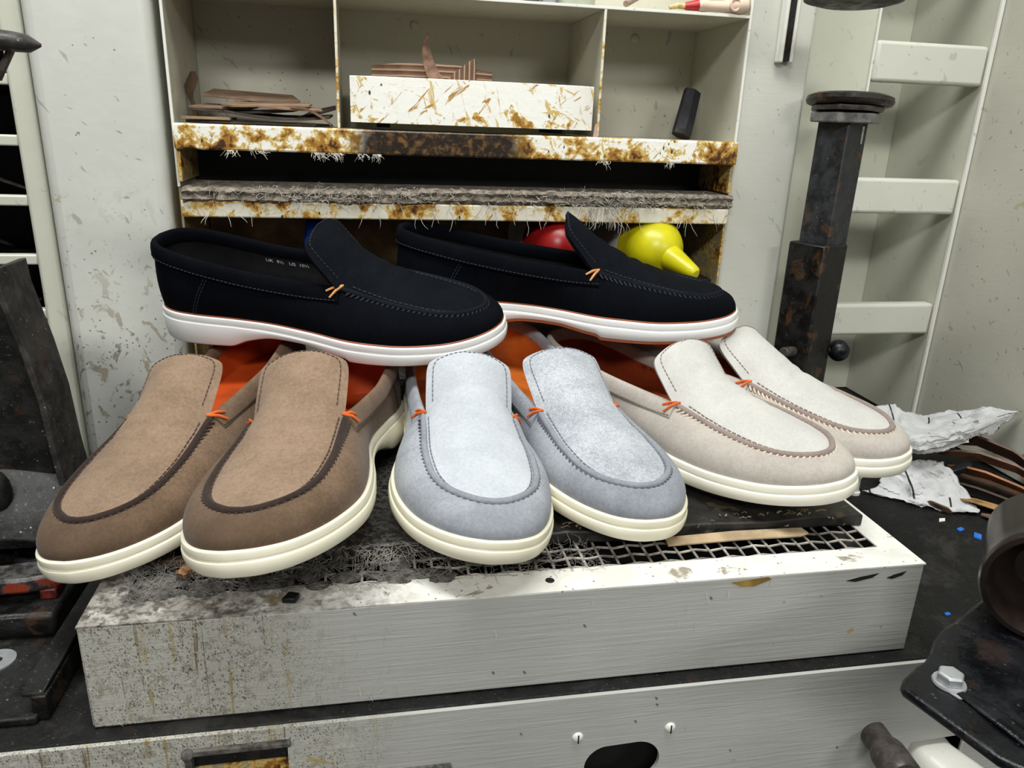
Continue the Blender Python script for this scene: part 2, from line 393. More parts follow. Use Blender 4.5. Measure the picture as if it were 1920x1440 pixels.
LAT = [(.0, 0), (.014, .008), (.025, .035), (.033, .09), (.036, .17), (.0365, .27), (.0385, .38), (.044, .49), (.0525, .62), (.0545, .70), (.0525, .78), (.046, .86), (.035, .925), (.020, .975), (.006, .997)]
MED = [(-.004, 1.0), (-.017, .992), (-.030, .962), (-.041, .905), (-.049, .83), (-.0525, .75), (-.0505, .67), (-.043, .56), (-.034, .46), (-.030, .37), (-.031, .27), (-.033, .17), (-.031, .09), (-.024, .035), (-.013, .008)]
def closed_curve(pts, n):
    P = np.array(pts, float); N = len(P); out = []
    for i in range(N):
        p0, p1, p2, p3 = P[i - 1], P[i], P[(i + 1) % N], P[(i + 2) % N]
        for t in np.linspace(0, 1, 24, endpoint=False):
            out.append(.5 * ((2 * p1) + (-p0 + p2) * t + (2 * p0 - 5 * p1 + 4 * p2 - p3) * t * t + (-p0 + 3 * p1 - 3 * p2 + p3) * t ** 3))
    O = np.array(out); O2 = np.vstack([O, O[:1]]); c = np.concatenate([[0], np.cumsum(np.linalg.norm(np.diff(O2, axis=0), axis=1))])
    q = np.linspace(0, c[-1], n, endpoint=False)
    return np.stack([np.interp(q, c, O2[:, j]) for j in range(P.shape[1])], 1)
def inset(o, d):
    t = np.roll(o, -1, 0) - np.roll(o, 1, 0); t /= np.linalg.norm(t, axis=1)[:, None]
    return o + np.stack([-t[:, 1], t[:, 0]], 1) * d
def resample(P, n=None, q=None):
    c = np.concatenate([[0], np.cumsum(np.linalg.norm(np.diff(P, axis=0), axis=1))]); c /= c[-1]
    if q is None: q = np.linspace(0, 1, n)
    return np.stack([np.interp(q, c, P[:, j]) for j in range(P.shape[1])], 1)
def Sy(y): return (y + SL / 2) / SL
GP = dict(ws=1.0883, szf=.0318, sw=.93017, sz=.00032, js=.58286, zts=.77989, zbs=.16517, ztt=-.00735)
_zb = ip([0, .02, .05, .24, .30, .38, .47, .56, .64, .75, .85, .93, 1.0], [.004, .0015, 0, 0, .006, .010, .009, .0045, .001, 0, .0025, .007, .014])
_zt = ip([0, .1, .22, .36, .5, .62, .72, .85, .94, 1.0], [.036, .035, .033, .030, .026, .0225, .022, .0245, .0285, .033])
def zbot(s): return _zb(s) * np.where(s > .6, GP['zbs'], 1.0)
def ztop(s): return _zt(s) * GP['zts'] + GP['ztt'] * np.clip((s - .65) / .35, 0, 1) ** 1.5
_hw = ip([0, .2, .45, .65, .8, .9, .96, .99, 1.0], [.036, .0375, .0395, .038, .033, .0245, .015, .0075, 0])
_sz = ip([0, .25, .5, .75, 1], [0, .35, .62, .85, 1.0])
_tx = ip([0, .3, .52, .64, .72, .86, 1], [.036, .0364, .0362, .0345, .0285, .0150, 0])
_ts = ip([0, .3, .52, .64, .72, .86, 1], [0, .46, .84, 1.0, 1.05, 1.055, 1.05])
_tz = ip([0, .3, .52, .64, .72, .86, 1], [0, .33, .60, .75, .84, .955, 1.0])

def sweep_band(rows_fn, T, dn, prof):
    """sweep a closed 2-D profile (out, down) along curve T with down vectors dn"""
    tg = np.gradient(T, axis=0); tg /= np.linalg.norm(tg, axis=1)[:, None]
    out = np.cross(dn, tg); out /= np.linalg.norm(out, axis=1)[:, None]
    ctr = T.mean(0)
    sgn = np.sign(((T - ctr)[:, :2] * out[:, :2]).sum(1)); sgn[sgn == 0] = 1
    out *= (1 if np.median(sgn) > 0 else -1)
    return [[tuple(T[i] + out[i] * a + dn[i] * b) for a, b in prof] for i in range(len(T))], out

def make_shoe(p, kind, side, loc, rot, label, group, accents='orangethread', extras=()):
    p = dict(p); p['tz'] += .003
    mt = SHOE[kind]; g = p.get('g', 1.04505); sx = -1 if side == 'L' else 1
    r_ = random.Random(int(abs(loc[0]) * 1e5) + 3)
    root = empty('loafer', loc, label, 'shoe', group)
    root.rotation_mode = 'QUATERNION'
    yaw, pit, rol = [math.radians(a) for a in rot]
    root.rotation_quaternion = (Matrix.Rotation(yaw, 3, 'Z') @ Matrix.Rotation(pit, 3, 'X') @ Matrix.Rotation(rol, 3, 'Y')).to_quaternion()
    def fin(P): P = np.asarray(P, float) * g; P = P * np.array([sx, 1, 1]); return P
    def finrows(rows): return [[tuple(q) for q in fin(r)] for r in rows]
    # ---- sole
    n = 180
    o = closed_curve([(x * p.get('ws', GP['ws']), s * SL) for x, s in LAT + MED], n); o[:, 1] -= SL / 2
    rings = []
    def ring(d, zf):
        q = inset(o, d); s = Sy(o[:, 1]); zb, zt = zbot(s), ztop(s); z = zf(zb, zt)
        rings.append(np.column_stack([q, z]))
    ring(.0045, lambda b, t: b); ring(.0018, lambda b, t: b + .0006); ring(.0006, lambda b, t: b + .0025); ring(.0, lambda b, t: b + (t - b) * .35)
    ring(.0, lambda b, t: t - .0078); ring(.0003, lambda b, t: t - .0068); ring(.0014, lambda b, t: t - .0062); ring(.0017, lambda b, t: t - .0056); ring(.0010, lambda b, t: t - .0048)
    ring(.0009, lambda b, t: t - .0022); ring(.0013, lambda b, t: t - .0008); ring(.0022, lambda b, t: t - .0001); ring(.0034, lambda b, t: t); ring(.0052, lambda b, t: t - .0006); ring(.009, lambda b, t: t - .001)
    mb = MB(); mb.grid(finrows(rings), 0, True)
    bot = fin(rings[0]); mb.add(bot, [(i, i + 1, n - i - 1, n - i) if i else (0, 1, n - 1) for i in range(n // 2)])
    top = fin(rings[-1]); mb.add(top, [(i, i + 1, n - i - 1, n - i) if i else (0, 1, n - 1) for i in range(n // 2)])
    sole = mb.build('sole', mt['sole'], root, smooth=35)
    if 'outsole' in extras:
        tag(sole, 'white rubber sole')
        oi = p.get('oi', .0045); q1 = np.column_stack([inset(o, oi), zbot(Sy(o[:, 1])) - .0012]); q2 = np.column_stack([inset(o, oi), zbot(Sy(o[:, 1])) + .0012])
        mb = MB(); mb.grid(finrows([q1, q2]), 0, True)
        b1 = fin(q1); mb.add(b1, [(i, i + 1, n - i - 1, n - i) if i else (0, 1, n - 1) for i in range(n // 2)])
        tag(mb.build('outsole', M['orangerubber'], root), 'thin rust-coloured outsole layer')
        wl = np.column_stack([inset(o, .0036), ztop(Sy(o[:, 1])) + .0002])
        mb = MB(); mb.tube(fin(wl), .0011 * g, 6, closed=True); tag(mb.build('welt', M['orangerubber'], root), 'thin rust-coloured welt line')
    # ---- featherline halves and upper loop halves
    F = inset(closed_curve([(x * p.get('ws', GP['ws']), s * SL) for x, s in LAT + MED], 720) - np.array([0, SL / 2]), .0034)
    F = np.column_stack([F, ztop(Sy(F[:, 1]))])
    it = int(F[:, 1].argmax()); half = [F[:it + 1], np.vstack([F[it:], F[:1]])[::-1]]
    u = np.linspace(0, 1, 200); w = 1 - (1 - u) ** 1.6
    ss = GP['js'] + (p['sf'] - GP['js']) * w; hw = _hw(w) * GP['sw']; zz = p['jz'] + GP['sz'] + (GP['szf'] - p['jz']) * _sz(w); cx = -.003 * w
    na = 96; aa = np.linspace(0, 1, na); sides = []
    cz = p.get('cz', .084)
    for k, sg in ((0, 1), (1, -1)):
        seam = np.column_stack([cx + sg * hw, ss * SL - SL / 2, zz])
        j0 = seam[0]
        cpts = [(0, .022, cz), (.013, .028, cz - .0005), (.0245, .060, cz - .002), (.0310, .12, cz - .006), (.0335, .22, cz - .013), (.0340, .33, cz - .0195)]
        C0 = [np.array([sg * x, s * SL - SL / 2, z]) for x, s, z in cpts]
        js = GP['js']; zj = p['jz']; z33 = cz - .0195
        C0.append(np.array([sg * .0345, (.33 + (js - .33) * .5) * SL - SL / 2, z33 + (zj - z33) * .52])); C0.append(j0)
        C0 = np.array(C0); kk = np.linspace(0, 1, len(C0)); kd = np.concatenate([[0], np.cumsum(np.linalg.norm(np.diff(C0, axis=0), axis=1))])
        fx = [ip(kd, C0[:, j]) for j in range(3)]; kq = np.linspace(0, kd[-1], 200)
        col = np.column_stack([f(kq) for f in fx])
        Fh = half[k]; c = np.concatenate([[0], np.cumsum(np.linalg.norm(np.diff(Fh, axis=0), axis=1))]); c /= c[-1]
        aj = float(np.interp(js + .015, Sy(Fh[:, 1]), c))
        Fq = resample(Fh, q=aa)
        Tq = np.array([resample(col, q=[a / aj])[0] if a <= aj else resample(seam, q=[(a - aj) / (1 - aj)])[0] for a in aa])
        bl = np.clip((aa - aj + .10) / .22, 0, 1); bl = bl * bl * (3 - 2 * bl)
        hh = (Tq[:, 2] - Fq[:, 2])[:, None]
        tg = np.gradient(Fq, axis=0); tg[:, 2] = 0; tg /= np.linalg.norm(tg, axis=1)[:, None] + 1e-12
        outn = np.column_stack([tg[:, 1], -tg[:, 0], 0 * aa]) * sg
        up = np.array([0, 0, 1.0])
        P1 = Fq + up * hh * (.42 + .16 * bl)[:, None] + outn * (.0030 - .0012 * bl)[:, None]
        hor = (Fq - Tq) * np.array([1, 1, 0]); 
        P2b = Tq - up * hh * .36 + outn * .0030 + hor * .15
        P2f = Tq + hor * .50 + up * (.0018 - .10 * hh)
        P2 = P2b * (1 - bl)[:, None] + P2f * bl[:, None]
        sides.append((Fq, P1, P2, Tq, aj, seam, col))
    nh = 16
    def loop(lat, med): return np.vstack([lat, med[-2:0:-1]])
    Fq, P1, P2, Tq = [loop(sides[0][i], sides[1][i]) for i in range(4)]
    aj = sides[0][4]
    rows = []
    for h in np.linspace(0, 1, nh): rows.append(Fq * (1 - h) ** 3 + 3 * P1 * h * (1 - h) ** 2 + 3 * P2 * h * h * (1 - h) + Tq * h ** 3)
    G = np.array(rows)                                     # nh x N x 3
    dA = np.roll(G, -1, 1) - np.roll(G, 1, 1); dH = np.gradient(G, axis=0)
    Nn = np.cross(dA, dH); Nn /= np.linalg.norm(Nn, axis=2)[:, :, None] + 1e-12
    if (Nn[4, :, :2] * (G[4, :, :2] - G[4, :, :2].mean(0))).sum() < 0: Nn *= -1
    # little wrinkles in the quarter
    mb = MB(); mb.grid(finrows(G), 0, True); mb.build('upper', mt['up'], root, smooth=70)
    # lining and insole
    GI = (G - Nn * .0026)[5:]; GI[-1] -= np.array([0, 0, .0015])
    ins = GI[0] * 1.0; ins_z = ztop(Sy(ins[:, 1])) + .006
    low = ins.copy(); low[:, 2] = np.minimum(ins_z, ins[:, 2] - .001)
    mb = MB(); mb.grid(finrows([low] + list(GI)), 0, True); lining = mb.build('lining', mt['lining'], root, smooth=70)
    NN = len(low); mb = MB(); lw = fin(low); mb.add(lw, [(i, i + 1, NN - i - 1, NN - i) if i else (0, 1, NN - 1) for i in range(NN // 2)])
    mb.build('insole', mt['lining'], root, smooth=70)
    if kind.startswith(('brown', 'grey')): tag(lining, 'orange leather lining')
    elif kind == 'beige': tag(lining, 'rust-coloured leather lining')
    # ---- collar band round the opening
    nj = int(round(aj * (na - 1)))
    cT = np.vstack([sides[1][3][nj:0:-1], sides[0][3][:nj + 1]]); cP = np.vstack([sides[1][2][nj:0:-1], sides[0][2][:nj + 1]])
    dn = cP - cT; dn /= np.linalg.norm(dn, axis=1)[:, None]
    for _ in range(3): dn[1:-1] = (dn[:-2] + 2 * dn[1:-1] + dn[2:]) / 4
    prof = [(.0005, .0128), (.0016, .0124), (.0024, .0095), (.0028, .0055), (.0026, .0014), (.0015, -.0010), (-.0002, -.0018), (-.0020, -.0008), (-.0032, .0020), (-.0037, .0065), (-.0034, .0100), (-.0026, .0112), (-.0012, .009), (-.0006, .0115)]
    crow, cout = sweep_band(None, cT, dn, prof)
    mb = MB(); cr = finrows(crow); mb.grid([r + [r[0]] for r in cr], 0)
    mb.add(cr[0], [tuple(range(len(prof)))]); mb.add(cr[-1], [tuple(range(len(prof)))[::-1]])
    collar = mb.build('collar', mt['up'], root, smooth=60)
    def dashes(mb, path, r, dash, gap, nseg=2, n=5):
        path = np.asarray(path); L = np.concatenate([[0], np.cumsum(np.linalg.norm(np.diff(path, axis=0), axis=1))]); q = 0.0
        while q + dash < L[-1]:
            t = np.linspace(q, q + dash, nseg + 1)
            mb.tube([tuple(np.array([np.interp(a, L, path[:, j]) for j in range(3)])) for a in t], r, n); q += dash + gap
    mb = MB(); dashes(mb, fin(cT + cout * .0022 + dn * .0106), .00042 * g, .0024, .0012)
    mb.build('collar_stitching', mt['seamthread'], collar)
    # heel counter seams (two stitched lines per side)
    for sd in (0, 1):
        mb = MB()
        for off in (0, .009):
            line = []
            for h in np.linspace(.02, .86, 16):
                a = .175 + .07 * h + off * .8
                i = int(round(a * (na - 1))); f = a * (na - 1) - i
                Sx = sides[sd]; idx = min(max(a * (na - 1), 0), na - 1.001); i0 = int(idx); f = idx - i0
                A = [Sx[q][i0] * (1 - f) + Sx[q][i0 + 1] * f for q in range(4)]
                P_ = A[0] * (1 - h) ** 3 + 3 * A[1] * h * (1 - h) ** 2 + 3 * A[2] * h * h * (1 - h) + A[3] * h ** 3
                tgx = (Sx[0][i0 + 1] - Sx[0][i0]); on = np.array([tgx[1], -tgx[0], 0]) * (1 if sd == 0 else -1); on /= np.linalg.norm(on)
                line.append(P_ + on * .0003)
            if line: dashes(mb, fin(line), .0004 * g, .0024, .0013)
        mb.build('heel_seam', mt['seamthread'], root)
    # ---- apron with its tongue
    nt, ns_, ncol = 30, 64, 29
    wt = np.linspace(1, 0, nt); edge = []
    tongue = [( _tx(v) * p['tw'], (GP['js'] + (p['ts'] - GP['js']) * _ts(v)) * SL - SL / 2, p['jz'] + (p['tz'] - p['jz']) * _tz(v)) for v in wt]
    for x, y, z in tongue: edge.append((0.0, float(x), float(y), float(z)))
    us = np.linspace(0, 1, ns_ + 1)[1:]
    for q in us:
        k = q * 199; i0 = min(int(k), 198); f = k - i0
        L_ = lambda A: float(A[i0] * (1 - f) + A[i0 + 1] * f)
        edge.append((L_(cx), L_(hw), L_(ss) * SL - SL / 2, L_(zz)))
    vv = np.linspace(-1, 1, ncol)
    cr_t = p.get('crt', .013); cr_j = p.get('crj', .0245)
    creases = [(r_.uniform(.655, .675), r_.uniform(-.25, .25), .0016), (r_.uniform(.715, .74), r_.uniform(-.25, .25), .0011), (r_.uniform(.61, .63), r_.uniform(-.3, .3), .0009)]
    topr = []
    ztip, ytip = edge[0][3], edge[0][2]; zj_, yj_ = edge[nt - 1][3], edge[nt - 1][2]
    for i, (c0, hx, y, z) in enumerate(edge):
        if i < nt:
            t = (i / (nt - 1)) ** 1.25; yc = ytip + (yj_ - ytip) * t; zc = ztip + (zj_ + cr_j - ztip) * (t * .8 + .2 * t * t)
            crown = zc - z; ysh = yc - y
        else:
            q = us[i - nt]; w_ = 1 - (1 - q) ** 1.6; crown = (cr_j - .0075) * (1 - w_) ** 2.1 + .0075 * (1 - w_) ** .45; ysh = 0
        row = []
        for v in vv:
            f_ = 1 - abs(v) ** 2.2; yy = y + ysh * f_; s = Sy(yy); zz_ = z + crown * f_
            for s0, sl, dp in creases:
                zz_ -= dp * 1.2 * math.exp(-((s - s0 - sl * v * .06 - .012 * (1 - v * v)) / .0105) ** 2) * (1 - v * v) ** .7
            row.append(np.array([c0 + hx * v, yy, zz_]))
        topr.append(row)
    Tt = np.array(topr)
    du = np.gradient(Tt, axis=0); dv = np.gradient(Tt, axis=1); nr = np.cross(dv, du); nr /= np.linalg.norm(nr, axis=2)[:, :, None] + 1e-12
    nr[np.isnan(nr)] = 0
    if nr[nt + 10, ncol // 2, 2] < 0: nr *= -1
    for i in range(6): nr[i] = nr[6]
    th_ = np.minimum(1, np.arange(len(Tt)) / 6.0)[:, None, None]; TB = Tt - nr * (.0012 + .0018 * th_); TM = Tt + nr * .0004
    mb = MB(); R1 = finrows(TM); R2 = finrows(TB)
    mb.grid(R1, 0); mb.grid(R2, 1)
    nr_ = len(R1); bl_ = [(i, 0) for i in range(nr_)] + [(nr_ - 1, j) for j in range(1, ncol)] + [(i, ncol - 1) for i in range(nr_ - 2, -1, -1)] + [(0, j) for j in range(ncol - 2, 0, -1)]
    ea = [R1[i][j] for i, j in bl_]; eb = [R2[i][j] for i, j in bl_]
    mb.grid([ea + ea[:1], eb + eb[:1]], 0)
    tag(mb.build('apron', [mt['pl'], mt['lining'] if kind != 'navy' else mt['pl']], root, smooth=60), 'suede apron and tongue, top light put into its colour' if kind != 'navy' else None)
    # tongue edge stitching
    ins_ = []
    for i in range(nt - 2, 0, -1): ins_.append(Tt[i][2] + nr[i][2] * .0007)
    ins_ += [Tt[2][j] + nr[2][j] * .0007 for j in range(4, ncol - 4)]
    for i in range(1, nt - 1): ins_.append(Tt[i][ncol - 3] + nr[i][ncol - 3] * .0007)
    ins_ = np.array(ins_); ins_ = resample(ins_, 140)
    for _ in range(4): ins_[1:-1] = (ins_[:-2] + 2 * ins_[1:-1] + ins_[2:]) / 4
    mb = MB(); dashes(mb, fin(ins_), .00045 * g, .0024, .0012); mb.build('tongue_stitching', mt['seamthread'], root)
    # ---- raised ridge of the apron seam and its whip stitches
    sm = np.vstack([sides[1][5], sides[0][5][::-1]]); sm = resample(sm, 150)
    sm[:, 2] += .0006
    tgs = np.gradient(sm, axis=0); tgs /= np.linalg.norm(tgs, axis=1)[:, None]
    ctr = np.array([0, .02, 0]); on = np.cross(tgs, np.array([0, 0, 1.0])); on /= np.linalg.norm(on, axis=1)[:, None]
    if ((sm - ctr) * on).sum() < 0: on *= -1
    rr = np.full(150, .0024); rr[:3] = [.0012, .0016, .0020]; rr[-3:] = [.0020, .0016, .0012]
    mb = MB(); mb.tube(fin(sm + on * .0006), list(rr * g), 10); ridge = mb.build('apron_ridge', mt['ridge'], root, smooth=60)
    Ls = np.concatenate([[0], np.cumsum(np.linalg.norm(np.diff(sm, axis=0), axis=1))]); mb = MB(); mb2 = MB(); q = .004
    at = lambda A, x: np.array([np.interp(x, Ls, A[:, j]) for j in range(3)])
    while q < Ls[-1] - .006:
        a = at(sm, q); b = at(sm, q + .0030); oa = at(on, q); dn_ = np.array([0, 0, -1.0])
        mb.tube([tuple(x) for x in fin([a + oa * .0024 + dn_ * .0002, (a + b) / 2 + oa * .0034 + dn_ * .0014, b + oa * .0038 + dn_ * .0026])], .0009 * g, 5)
        q += .0042
    mb.build('whip_stitching', mt['thread'], ridge)
    ed = [Tt[i][1] * .8 + Tt[i][2] * .2 + nr[i][2] * .0008 for i in range(nt + 2, len(Tt) - 4)] + [Tt[i][ncol - 2] * .8 + Tt[i][ncol - 3] * .2 + nr[i][ncol - 3] * .0008 for i in range(len(Tt) - 5, nt + 1, -1)]
    ed = resample(np.array(ed), 160)
    for _ in range(5): ed[1:-1] = (ed[:-2] + 2 * ed[1:-1] + ed[2:]) / 4
    mb2 = MB(); dashes(mb2, fin(ed), .00055 * g, .0030, .0014); mb2.build('apron_stitching', mt['seamthread'], ridge)
    # ---- accent stitches: a small V on each side where apron, ridge and collar meet
    for k, sg in ((0, 1), (1, -1)):
        S_ = sides[k]; A = S_[5][3] + np.array([-sg * .0010, .0005, .0036]); n1 = max(0, nj - 2); c1 = S_[3][n1]
        d1 = S_[2][n1] - c1; d1 /= np.linalg.norm(d1); o1 = np.array([sg, 0, 0.0])
        e1 = c1 + o1 * .0042 + d1 * .0012 + np.array([0, -.0025, 0]); e2 = c1 + o1 * .0050 + d1 * .0062 + np.array([0, .0008, 0])
        mb = MB()
        for e in (e1, e2): mb.tube([tuple(x) for x in fin([A, (A + e) / 2 + o1 * .0012 + np.array([0, 0, .0012]), e])], [.0008 * g, .00115 * g, .0008 * g], 6)
        tag(mb.build('accent_stitch', M[accents], root), 'small orange V stitch')
    # ---- size stamp inside
    if 'stamp' in extras:
        cu = bpy.data.curves.new('stamp_text', 'FONT'); cu.body = 'UK  9\u00bd   US  10\u00bd'; cu.size = 1.0
        to = bpy.data.objects.new('stamp_text', cu); COL.objects.link(to); bpy.context.view_layer.update()
        me0 = to.evaluated_get(bpy.context.evaluated_depsgraph_get()).to_mesh()
        tv = np.array([v.co[:] for v in me0.vertices]); tf = [tuple(q.vertices) for q in me0.polygons]
        to.to_mesh_clear(); bpy.data.objects.remove(to); bpy.data.curves.remove(cu)
        xs_ = (tv[:, 0] - tv[:, 0].min()) / (np.ptp(tv[:, 0])); ht = .0038 * g; Sx = sides[1]
        pts = []
        for a_, yv in zip(xs_, tv[:, 1]):
            idx = (p.get('st0', .285) + p.get('stl', .12) * a_) * (na - 1); i0 = int(idx); f = idx - i0
            A = [Sx[q][i0] * (1 - f) + Sx[q][i0 + 1] * f for q in range(4)]; tot = np.linalg.norm(A[3] - A[0])
            h = .64 + yv * .0042 / tot
            P_ = A[0] * (1 - h) ** 3 + 3 * A[1] * h * (1 - h) ** 2 + 3 * A[2] * h * h * (1 - h) + A[3] * h ** 3
            pts.append(P_ + np.array([.0036, 0, 0]))
        mb = MB(); mb.add(fin(pts), tf); mb.build('size_stamp', M['stamp' if kind == 'navy' else 'stampdark'], root, weld=False, smooth=0)
    return root

shoes = [
 ('brown', 'L', (-.1270, .1796, .9928), (158.49, -6.35, 8.83), dict(tz=.08424, ts=.47165, jz=.05077, sf=.91797, tw=.88729, g=1.0169, ws=1.0619, cz=.073), 'brown suede loafer at the far left, its toe overhanging the box', ()),
 ('brown', 'R', (-.0349, .1144, 1.0003), (163.17, 5.28, 9.02), dict(tz=.09733, ts=.49993, jz=.05636, sf=.9197, tw=.91114, g=.9981, ws=1.0724, cz=.078), 'brown suede loafer standing between the other brown one and the pale grey ones', ()),
 ('grey', 'R', (.0657, .1408, .9928), (181.46, 2.47, -5.26), dict(tz=.09666, ts=.51612, jz=.05511, sf=.90876, tw=.88798, g=1.0006, ws=1.0585, cz=.076), 'blue-grey suede loafer pointing straight at the viewer, beside the brown pair', ()),
 ('greydark', 'L', (.1545, .1778, .9910), (194.69, -1.72, -3.92), dict(tz=.08215, ts=.45881, jz=.04602, sf=.92294, tw=.96688, g=1.0347, ws=1.0325, cz=.076), 'blue-grey suede loafer with rough-napped tongue, beside the off-white pair', ()),
 ('beige', 'R', (.2658, .1787, .9914), (208.24, 3.63, 1.88), dict(tz=.08965, ts=.50826, jz=.0497, sf=.9334, tw=1.00834, g=1.0367, ws=1.0869, cz=.078), 'off-white suede loafer in front of its twin, beside the grey loafers', ('stamp',)),
 ('beige', 'L', (.3508, .2462, .9844), (216.84, .23, .17), dict(tz=.08464, ts=.48708, jz=.05021, sf=.93836, tw=.99771, g=1.0827, ws=1.0836, cz=.078), 'off-white suede loafer at the far right, toe beside the crumpled paper', ()),
 ('navy', 'R', (-.0299, .2605, 1.0757), (249.43, 1.81, 9.34), dict(tz=.096, ts=.50735, jz=.05441, sf=.94252, tw=1.05046, g=1.0056), 'navy suede loafer lying across the brown shoes, size stamped inside', ('outsole', 'stamp')),
 ('navy', 'L', (.188, .2997, 1.0742), (255.14, 1.68, 2.84), dict(tz=.09454, ts=.50341, jz=.05268, sf=.94079, tw=1.01596, g=1.0796, oi=.0012), 'navy suede loafer lying across the off-white shoes in front of the yellow nozzle', ('outsole',)),
]
GRP = {'brown': 'pair of brown suede loafers', 'grey': 'pair of blue-grey suede loafers', 'greydark': 'pair of blue-grey suede loafers', 'beige': 'pair of off-white suede loafers', 'navy': 'pair of navy suede loafers on top'}
for kind, side, loc, rot, p, lab, ex in shoes:
    make_shoe(p, kind, side, loc, rot, lab, GRP[kind], 'palethread' if kind == 'navy' else 'orangethread', ex)
#SPLIT-ENV
# ================================================================== THE SETTING
def struct(mb, name, mat, **k):
    o = mb.build(name, mat, **k); o['kind'] = 'structure'; return o
mb = MB(); mb.box(-2.5, 2.5, -3.0, 1.0, -.05, 0); struct(mb, 'floor', plain('grey_concrete', (.16, .16, .155), .8), smooth=0)
mb = MB(); mb.box(-2.5, 2.5, .72, .76, 0, 2.7); struct(mb, 'wall_back', plain('shade_dark_wall_paint', (.035, .034, .03), .8), smooth=0)  # wall darkened so the gap beside the cabinet looks shaded
# side panel on the right, running towards the viewer
mb = MB(); mb.box(.7005, .715, -.30, .7195, .902, 1.75); struct(mb, 'wall_right', paint('cream_enamel_side', (.53, .515, .44), marks=1.0), smooth=0)

# ------------------------------------------------------------------ workbench
bench = empty('workbench', (0, 0, 0), 'white-fronted workbench with a black dusty top, under the grille box', 'workbench')
mb = MB(); mb.box(-.62, .86, -.010, .70, .872, .8995); mb.build('bench_top', M['benchtop'], bench, bevel=.0015)
def front_sheet(name, poly, holes, y, th, mat, parent, bev=.0008):
    cu = bpy.data.curves.new(name, 'CURVE'); cu.dimensions = '2D'; cu.fill_mode = 'BOTH'; cu.extrude = th / 2
    for P in [poly] + holes:
        sp = cu.splines.new('POLY'); sp.points.add(len(P) - 1); sp.use_cyclic_u = True
        for q, (a, b) in zip(sp.points, P): q.co = (a, b, 0, 1)
    t = bpy.data.objects.new(name, cu); COL.objects.link(t); bpy.context.view_layer.update()
    me = bpy.data.meshes.new_from_object(t.evaluated_get(bpy.context.evaluated_depsgraph_get()))
    bpy.data.objects.remove(t); bpy.data.curves.remove(cu)
    me.name = name; me.materials.clear(); me.materials.append(mat)
    for v in me.vertices: x, yy, z = v.co; v.co = (x, y - z, yy)
    bm = bmesh.new(); bm.from_mesh(me); bmesh.ops.remove_doubles(bm, verts=bm.verts, dist=1e-6); bmesh.ops.recalc_face_normals(bm, faces=bm.faces); bm.to_mesh(me); bm.free()
    me.polygons.foreach_set('use_smooth', [False] * len(me.polygons))
    for at_ in ('sharp_face', 'custom_normal'):
        if at_ == 'custom_normal' and at_ in me.attributes: me.attributes.remove(me.attributes[at_])
    o = bpy.data.objects.new(name, me); COL.objects.link(o); o.parent = parent
    return o
def oval(cx, cz, w, h, n=40, tilt=0.):
    out = []; r = h / 2
    for k in range(n):
        t = 2 * math.pi * k / n; x = math.copysign(max(w / 2 - r, 0), math.cos(t)) + r * math.cos(t); z = r * math.sin(t)
        out.append((cx + x * math.cos(tilt) - z * math.sin(tilt), cz + x * math.sin(tilt) + z * math.cos(tilt)))
    return out
poly = [(-.62, .02), (.86, .02), (.86, .74), (.443, .74), (.443, .8275), (.3945, .8245), (.385, .74), (.3849, .70), (-.62, .70)]
poly = [(-.62, .30), (.385, .30), (.385, .78), (.3945, .8250), (.4395, .8268), (.4395, .8985), (-.62, .8985)]
front_sheet('front_panel', poly, [oval(.1652, .8385, .0545, .0335, tilt=.03), [(-.1130, .8888), (-.0565, .8868), (-.0565, .835), (-.1130, .835)], oval(.028, .8460, .031, .018)], -.0116, .0030, M['panelfront'], bench)
mb = MB(); mb.box(.4405, .86, -.0131, -.0101, .30, .8985); mb.build('front_panel', M['panelfront'], bench, bevel=.001)
mb = MB(); mb.box(-.62, .86, .02, .03, .02, .872); mb.build('inner_board', M['dark'], bench)
for sx_, sz_ in ((.1317, .8655), (.1978, .8652)):
    mb = MB(); mb.lathe([(0, .0022), (.0022, .0020), (.0036, .0010), (.0040, 0)], (sx_, -.0131, sz_), (0, -1, 0), 20)
    mb.box(sx_ - .0004, sx_ + .0004, -.0157, -.0152, sz_ - .0034, sz_ + .0034, 1)
    mb.build('slotted_screw', [M['paint_bright'], M['dark']], bench)
# latch frame with its dusty lip at lower left
mb = MB(); mb.box(-.1165, -.0545, -.0170, -.0120, .8862, .8895); mb.box(-.1165, -.1125, -.0170, -.0120, .835, .8895); mb.sphere((-.1145, -.0165, .8880), .0036)
mb.build('latch_frame', M['grime'], bench, bevel=.0008)
mb = MB(); mb.box(-.1128, -.0567, -.0100, -.0060, .83, .8718); mb.build('latch_plate', M['stainpanel'], bench)
mb = MB(); mb.box(.010, .046, -.0180, -.0125, .8535, .8562); mb.build('hole_rim', M['grime'], bench, bevel=.0007)
# spindle
sp0 = Vector((.3600, -.0120, .8385)); ax = Vector((-.16, -.92, .10)).normalized()
mb = MB(); mb.lathe([(0, -.004), (.0085, -.004), (.0100, .001), (.0098, .018), (.0118, .0205), (.0126, .024), (.0126, .046), (.0112, .0485), (.0088, .0488), (.0078, .0475), (.0075, .034), (0, .034)], sp0, ax, 28)
mb.build('spindle', M['oldbrass'], bench)
mb = MB(); mb.tube([sp0 + ax * .002 + Vector((.0078, 0, -.002)), sp0 + ax * .018 + Vector((.0078, 0, -.002))], .0038, 6); mb.build('spindle_key', M['oldbrass'], bench)

